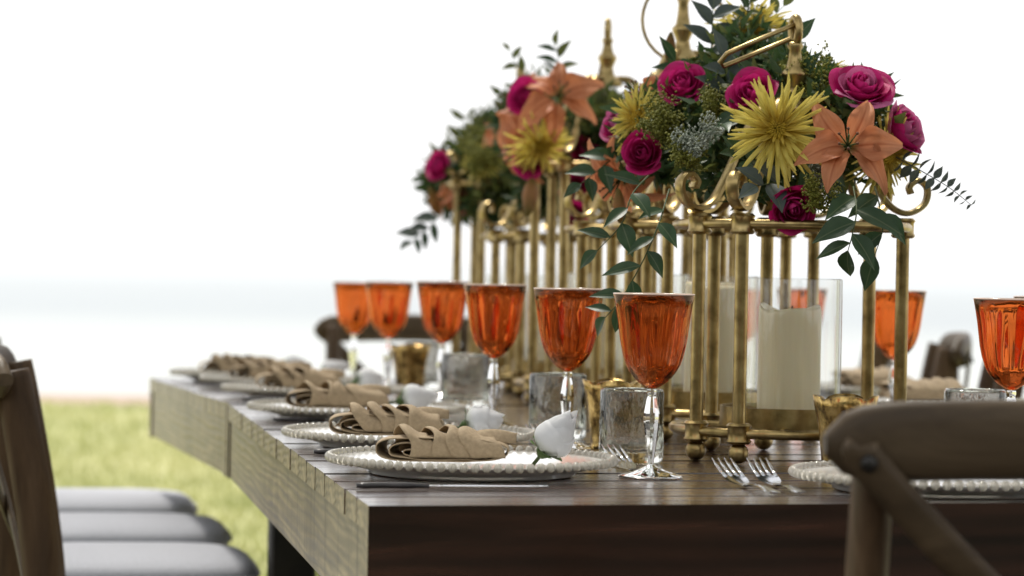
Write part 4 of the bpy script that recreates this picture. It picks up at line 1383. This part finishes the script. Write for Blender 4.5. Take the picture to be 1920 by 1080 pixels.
# masses of small leaves and buds that nobody could count
def leaf_mass(name, label, blobs, n, size, mat, seed):
    rr = random.Random(seed)
    mb = MB()
    for i in range(n):
        c, r = blobs[i % len(blobs)]
        while True:
            q = V((rr.uniform(-1, 1), rr.uniform(-1, 1), rr.uniform(-1, 1)))
            if q.length < 1: break
        q = q * (.55 + .45 * rr.random())
        p = c + V((q.x * r[0], q.y * r[1], q.z * r[2]))
        L = size * rr.uniform(.6, 1.3); w_ = L * rr.uniform(.16, .30)
        d = (q * .8 + V((rr.uniform(-1, 1), rr.uniform(-1, 1), rr.uniform(-.8, .9)))).normalized()
        y = d.cross(V((rr.uniform(-1, 1), rr.uniform(-1, 1), rr.uniform(-1, 1)))).normalized()
        z = d.cross(y)
        mb.add([p, p + d * L * .35 + y * w_ + z * L * .05, p + d * L * .4 - z * L * .04, p + d * L * .35 - y * w_ + z * L * .05, p + d * L - z * L * .12], [(0, 1, 2), (0, 2, 3), (1, 4, 2), (2, 4, 3)])
    return tag(mb.build(name, mat), label, 'foliage', kind='stuff')
nb = [(at(1330, 220, 3.66), (.085, .11, .075)), (at(1480, 210, 3.56), (.10, .10, .085)), (at(1590, 240, 3.50), (.075, .09, .075)), (at(1230, 260, 3.72), (.06, .09, .065)), (at(1400, 130, 3.70), (.075, .09, .06)), (at(1400, 310, 3.56), (.10, .09, .045))]
leaf_mass('foliage', 'dark green leaves filling the near arrangement between its blooms', nb, 2600, .028, M['leaf_mass'], 3)
leaf_mass('foliage', 'olive green leaflets scattered through the near arrangement', nb, 2000, .023, M['leaf3'], 4)
fb = [(at(1085, 258, 4.95), (.09, .10, .085)), (at(1010, 240, 5.08), (.085, .10, .085)), (at(925, 285, 5.62), (.085, .11, .075)), (at(850, 340, 5.75), (.062, .10, .075)), (at(1060, 345, 5.05), (.10, .10, .07)), (at(950, 370, 5.55), (.09, .10, .06)), (at(1130, 258, 4.75), (.05, .08, .07))]
leaf_mass('foliage', 'blurred dark green leaves of the far arrangement', fb, 5200, .034, M['leaf_mass'], 5)
leaf_mass('foliage', 'blurred olive leaflets along the top of the far arrangement', [(c + V((0, -.02, .015)), (r[0] * 1.06, r[1], r[2] * 1.08)) for c, r in fb], 3200, .028, M['leaf3'], 6)
def bud_spray(name, label, px, py, d, r, n, size, mat, seed):
    rr = random.Random(seed); c = at(px, py, d); mb = MB()
    for k in range(max(5, n // 45)):
        q = V((rr.uniform(-1, 1), rr.uniform(-1, .2), rr.uniform(-.6, 1))).normalized()
        e = c + q * r * rr.uniform(.6, 1.1)
        b = c + V((rr.uniform(-.3, .3), .5, -.6)) * r
        mb.tube([b, b.lerp(e, .55) + V((0, 0, r * .1)), e], .0006, 4)
        for i in range(n // max(5, n // 45)):
            t = rr.uniform(.3, 1.0)
            p = b.lerp(e, t) + V((rr.gauss(0, 1), rr.gauss(0, 1), rr.gauss(0, 1))) * r * .13
            s = size * rr.uniform(.6, 1.25)
            mb.add([p + V((s, 0, 0)), p + V((-s, 0, 0)), p + V((0, s, 0)), p + V((0, -s, 0)), p + V((0, 0, s)), p + V((0, 0, -s))],
                   [(0, 2, 4), (2, 1, 4), (1, 3, 4), (3, 0, 4), (2, 0, 5), (1, 2, 5), (3, 1, 5), (0, 3, 5)])
    return tag(mb.build(name, mat), label, 'filler flowers', kind='stuff')
bud_spray('goldenrod_spray', 'fuzzy yellow green goldenrod between the two left roses', 1238, 222, 3.56, .037, 1000, .0018, M['solidago'], 1)
bud_spray('goldenrod_spray', 'fuzzy goldenrod left of the upper centre rose', 1348, 200, 3.54, .034, 900, .0017, M['solidago'], 2)
bud_spray('goldenrod_spray', 'goldenrod tuft low above the brass scrolls', 1290, 285, 3.43, .028, 700, .0017, M['solidago'], 3)
bud_spray('goldenrod_spray', 'goldenrod hanging between the low crimson rose and the lily', 1540, 370, 3.34, .030, 700, .0017, M['solidago'], 4)
bud_spray('goldenrod_spray', 'goldenrod behind the top of the large yellow mum', 1520, 145, 3.50, .038, 800, .0018, M['solidago'], 5)
bud_spray('seeded_eucalyptus', 'pale grey seeded eucalyptus in the left middle of the near arrangement', 1310, 255, 3.42, .032, 650, .0017, M['seed'], 6)
bud_spray('seeded_eucalyptus', 'dark seeded eucalyptus below the large yellow mum', 1535, 320, 3.36, .026, 300, .0018, M['seed'], 7)
bud_spray('seeded_eucalyptus', 'wispy buds sticking up above the arrangement top', 1400, 30, 3.75, .036, 240, .0016, M['leaf3'], 8)
bud_spray('goldenrod_spray', 'blurred goldenrod on the slope of the far arrangement', 900, 275, 5.35, .06, 900, .003, M['solidago'], 9)
sprig([at(1040, 165, 4.75), at(1048, 125, 4.72), at(1042, 85, 4.7)], [3, 0], 7, 1.1, 'blurred green sprig sticking up over the far top lily', seed=71)
sprig([at(985, 140, 4.8), at(968, 120, 4.78), at(955, 95, 4.78)], [3], 4, .8, 'blurred thin sprig left of the far top lily', seed=72)
sprig([at(830, 400, 5.4), at(800, 430, 5.38), at(772, 452, 5.36)], [2, 0], 7, 1.0, 'blurred leafy sprig at the lower left tip of the far flowers', seed=73)
sprig([at(1395, 55, 3.75), at(1402, 20, 3.72), at(1412, -15, 3.72)], [3, 0], 7, .7, 'thin sprig reaching out of the picture above the top mum', seed=74)
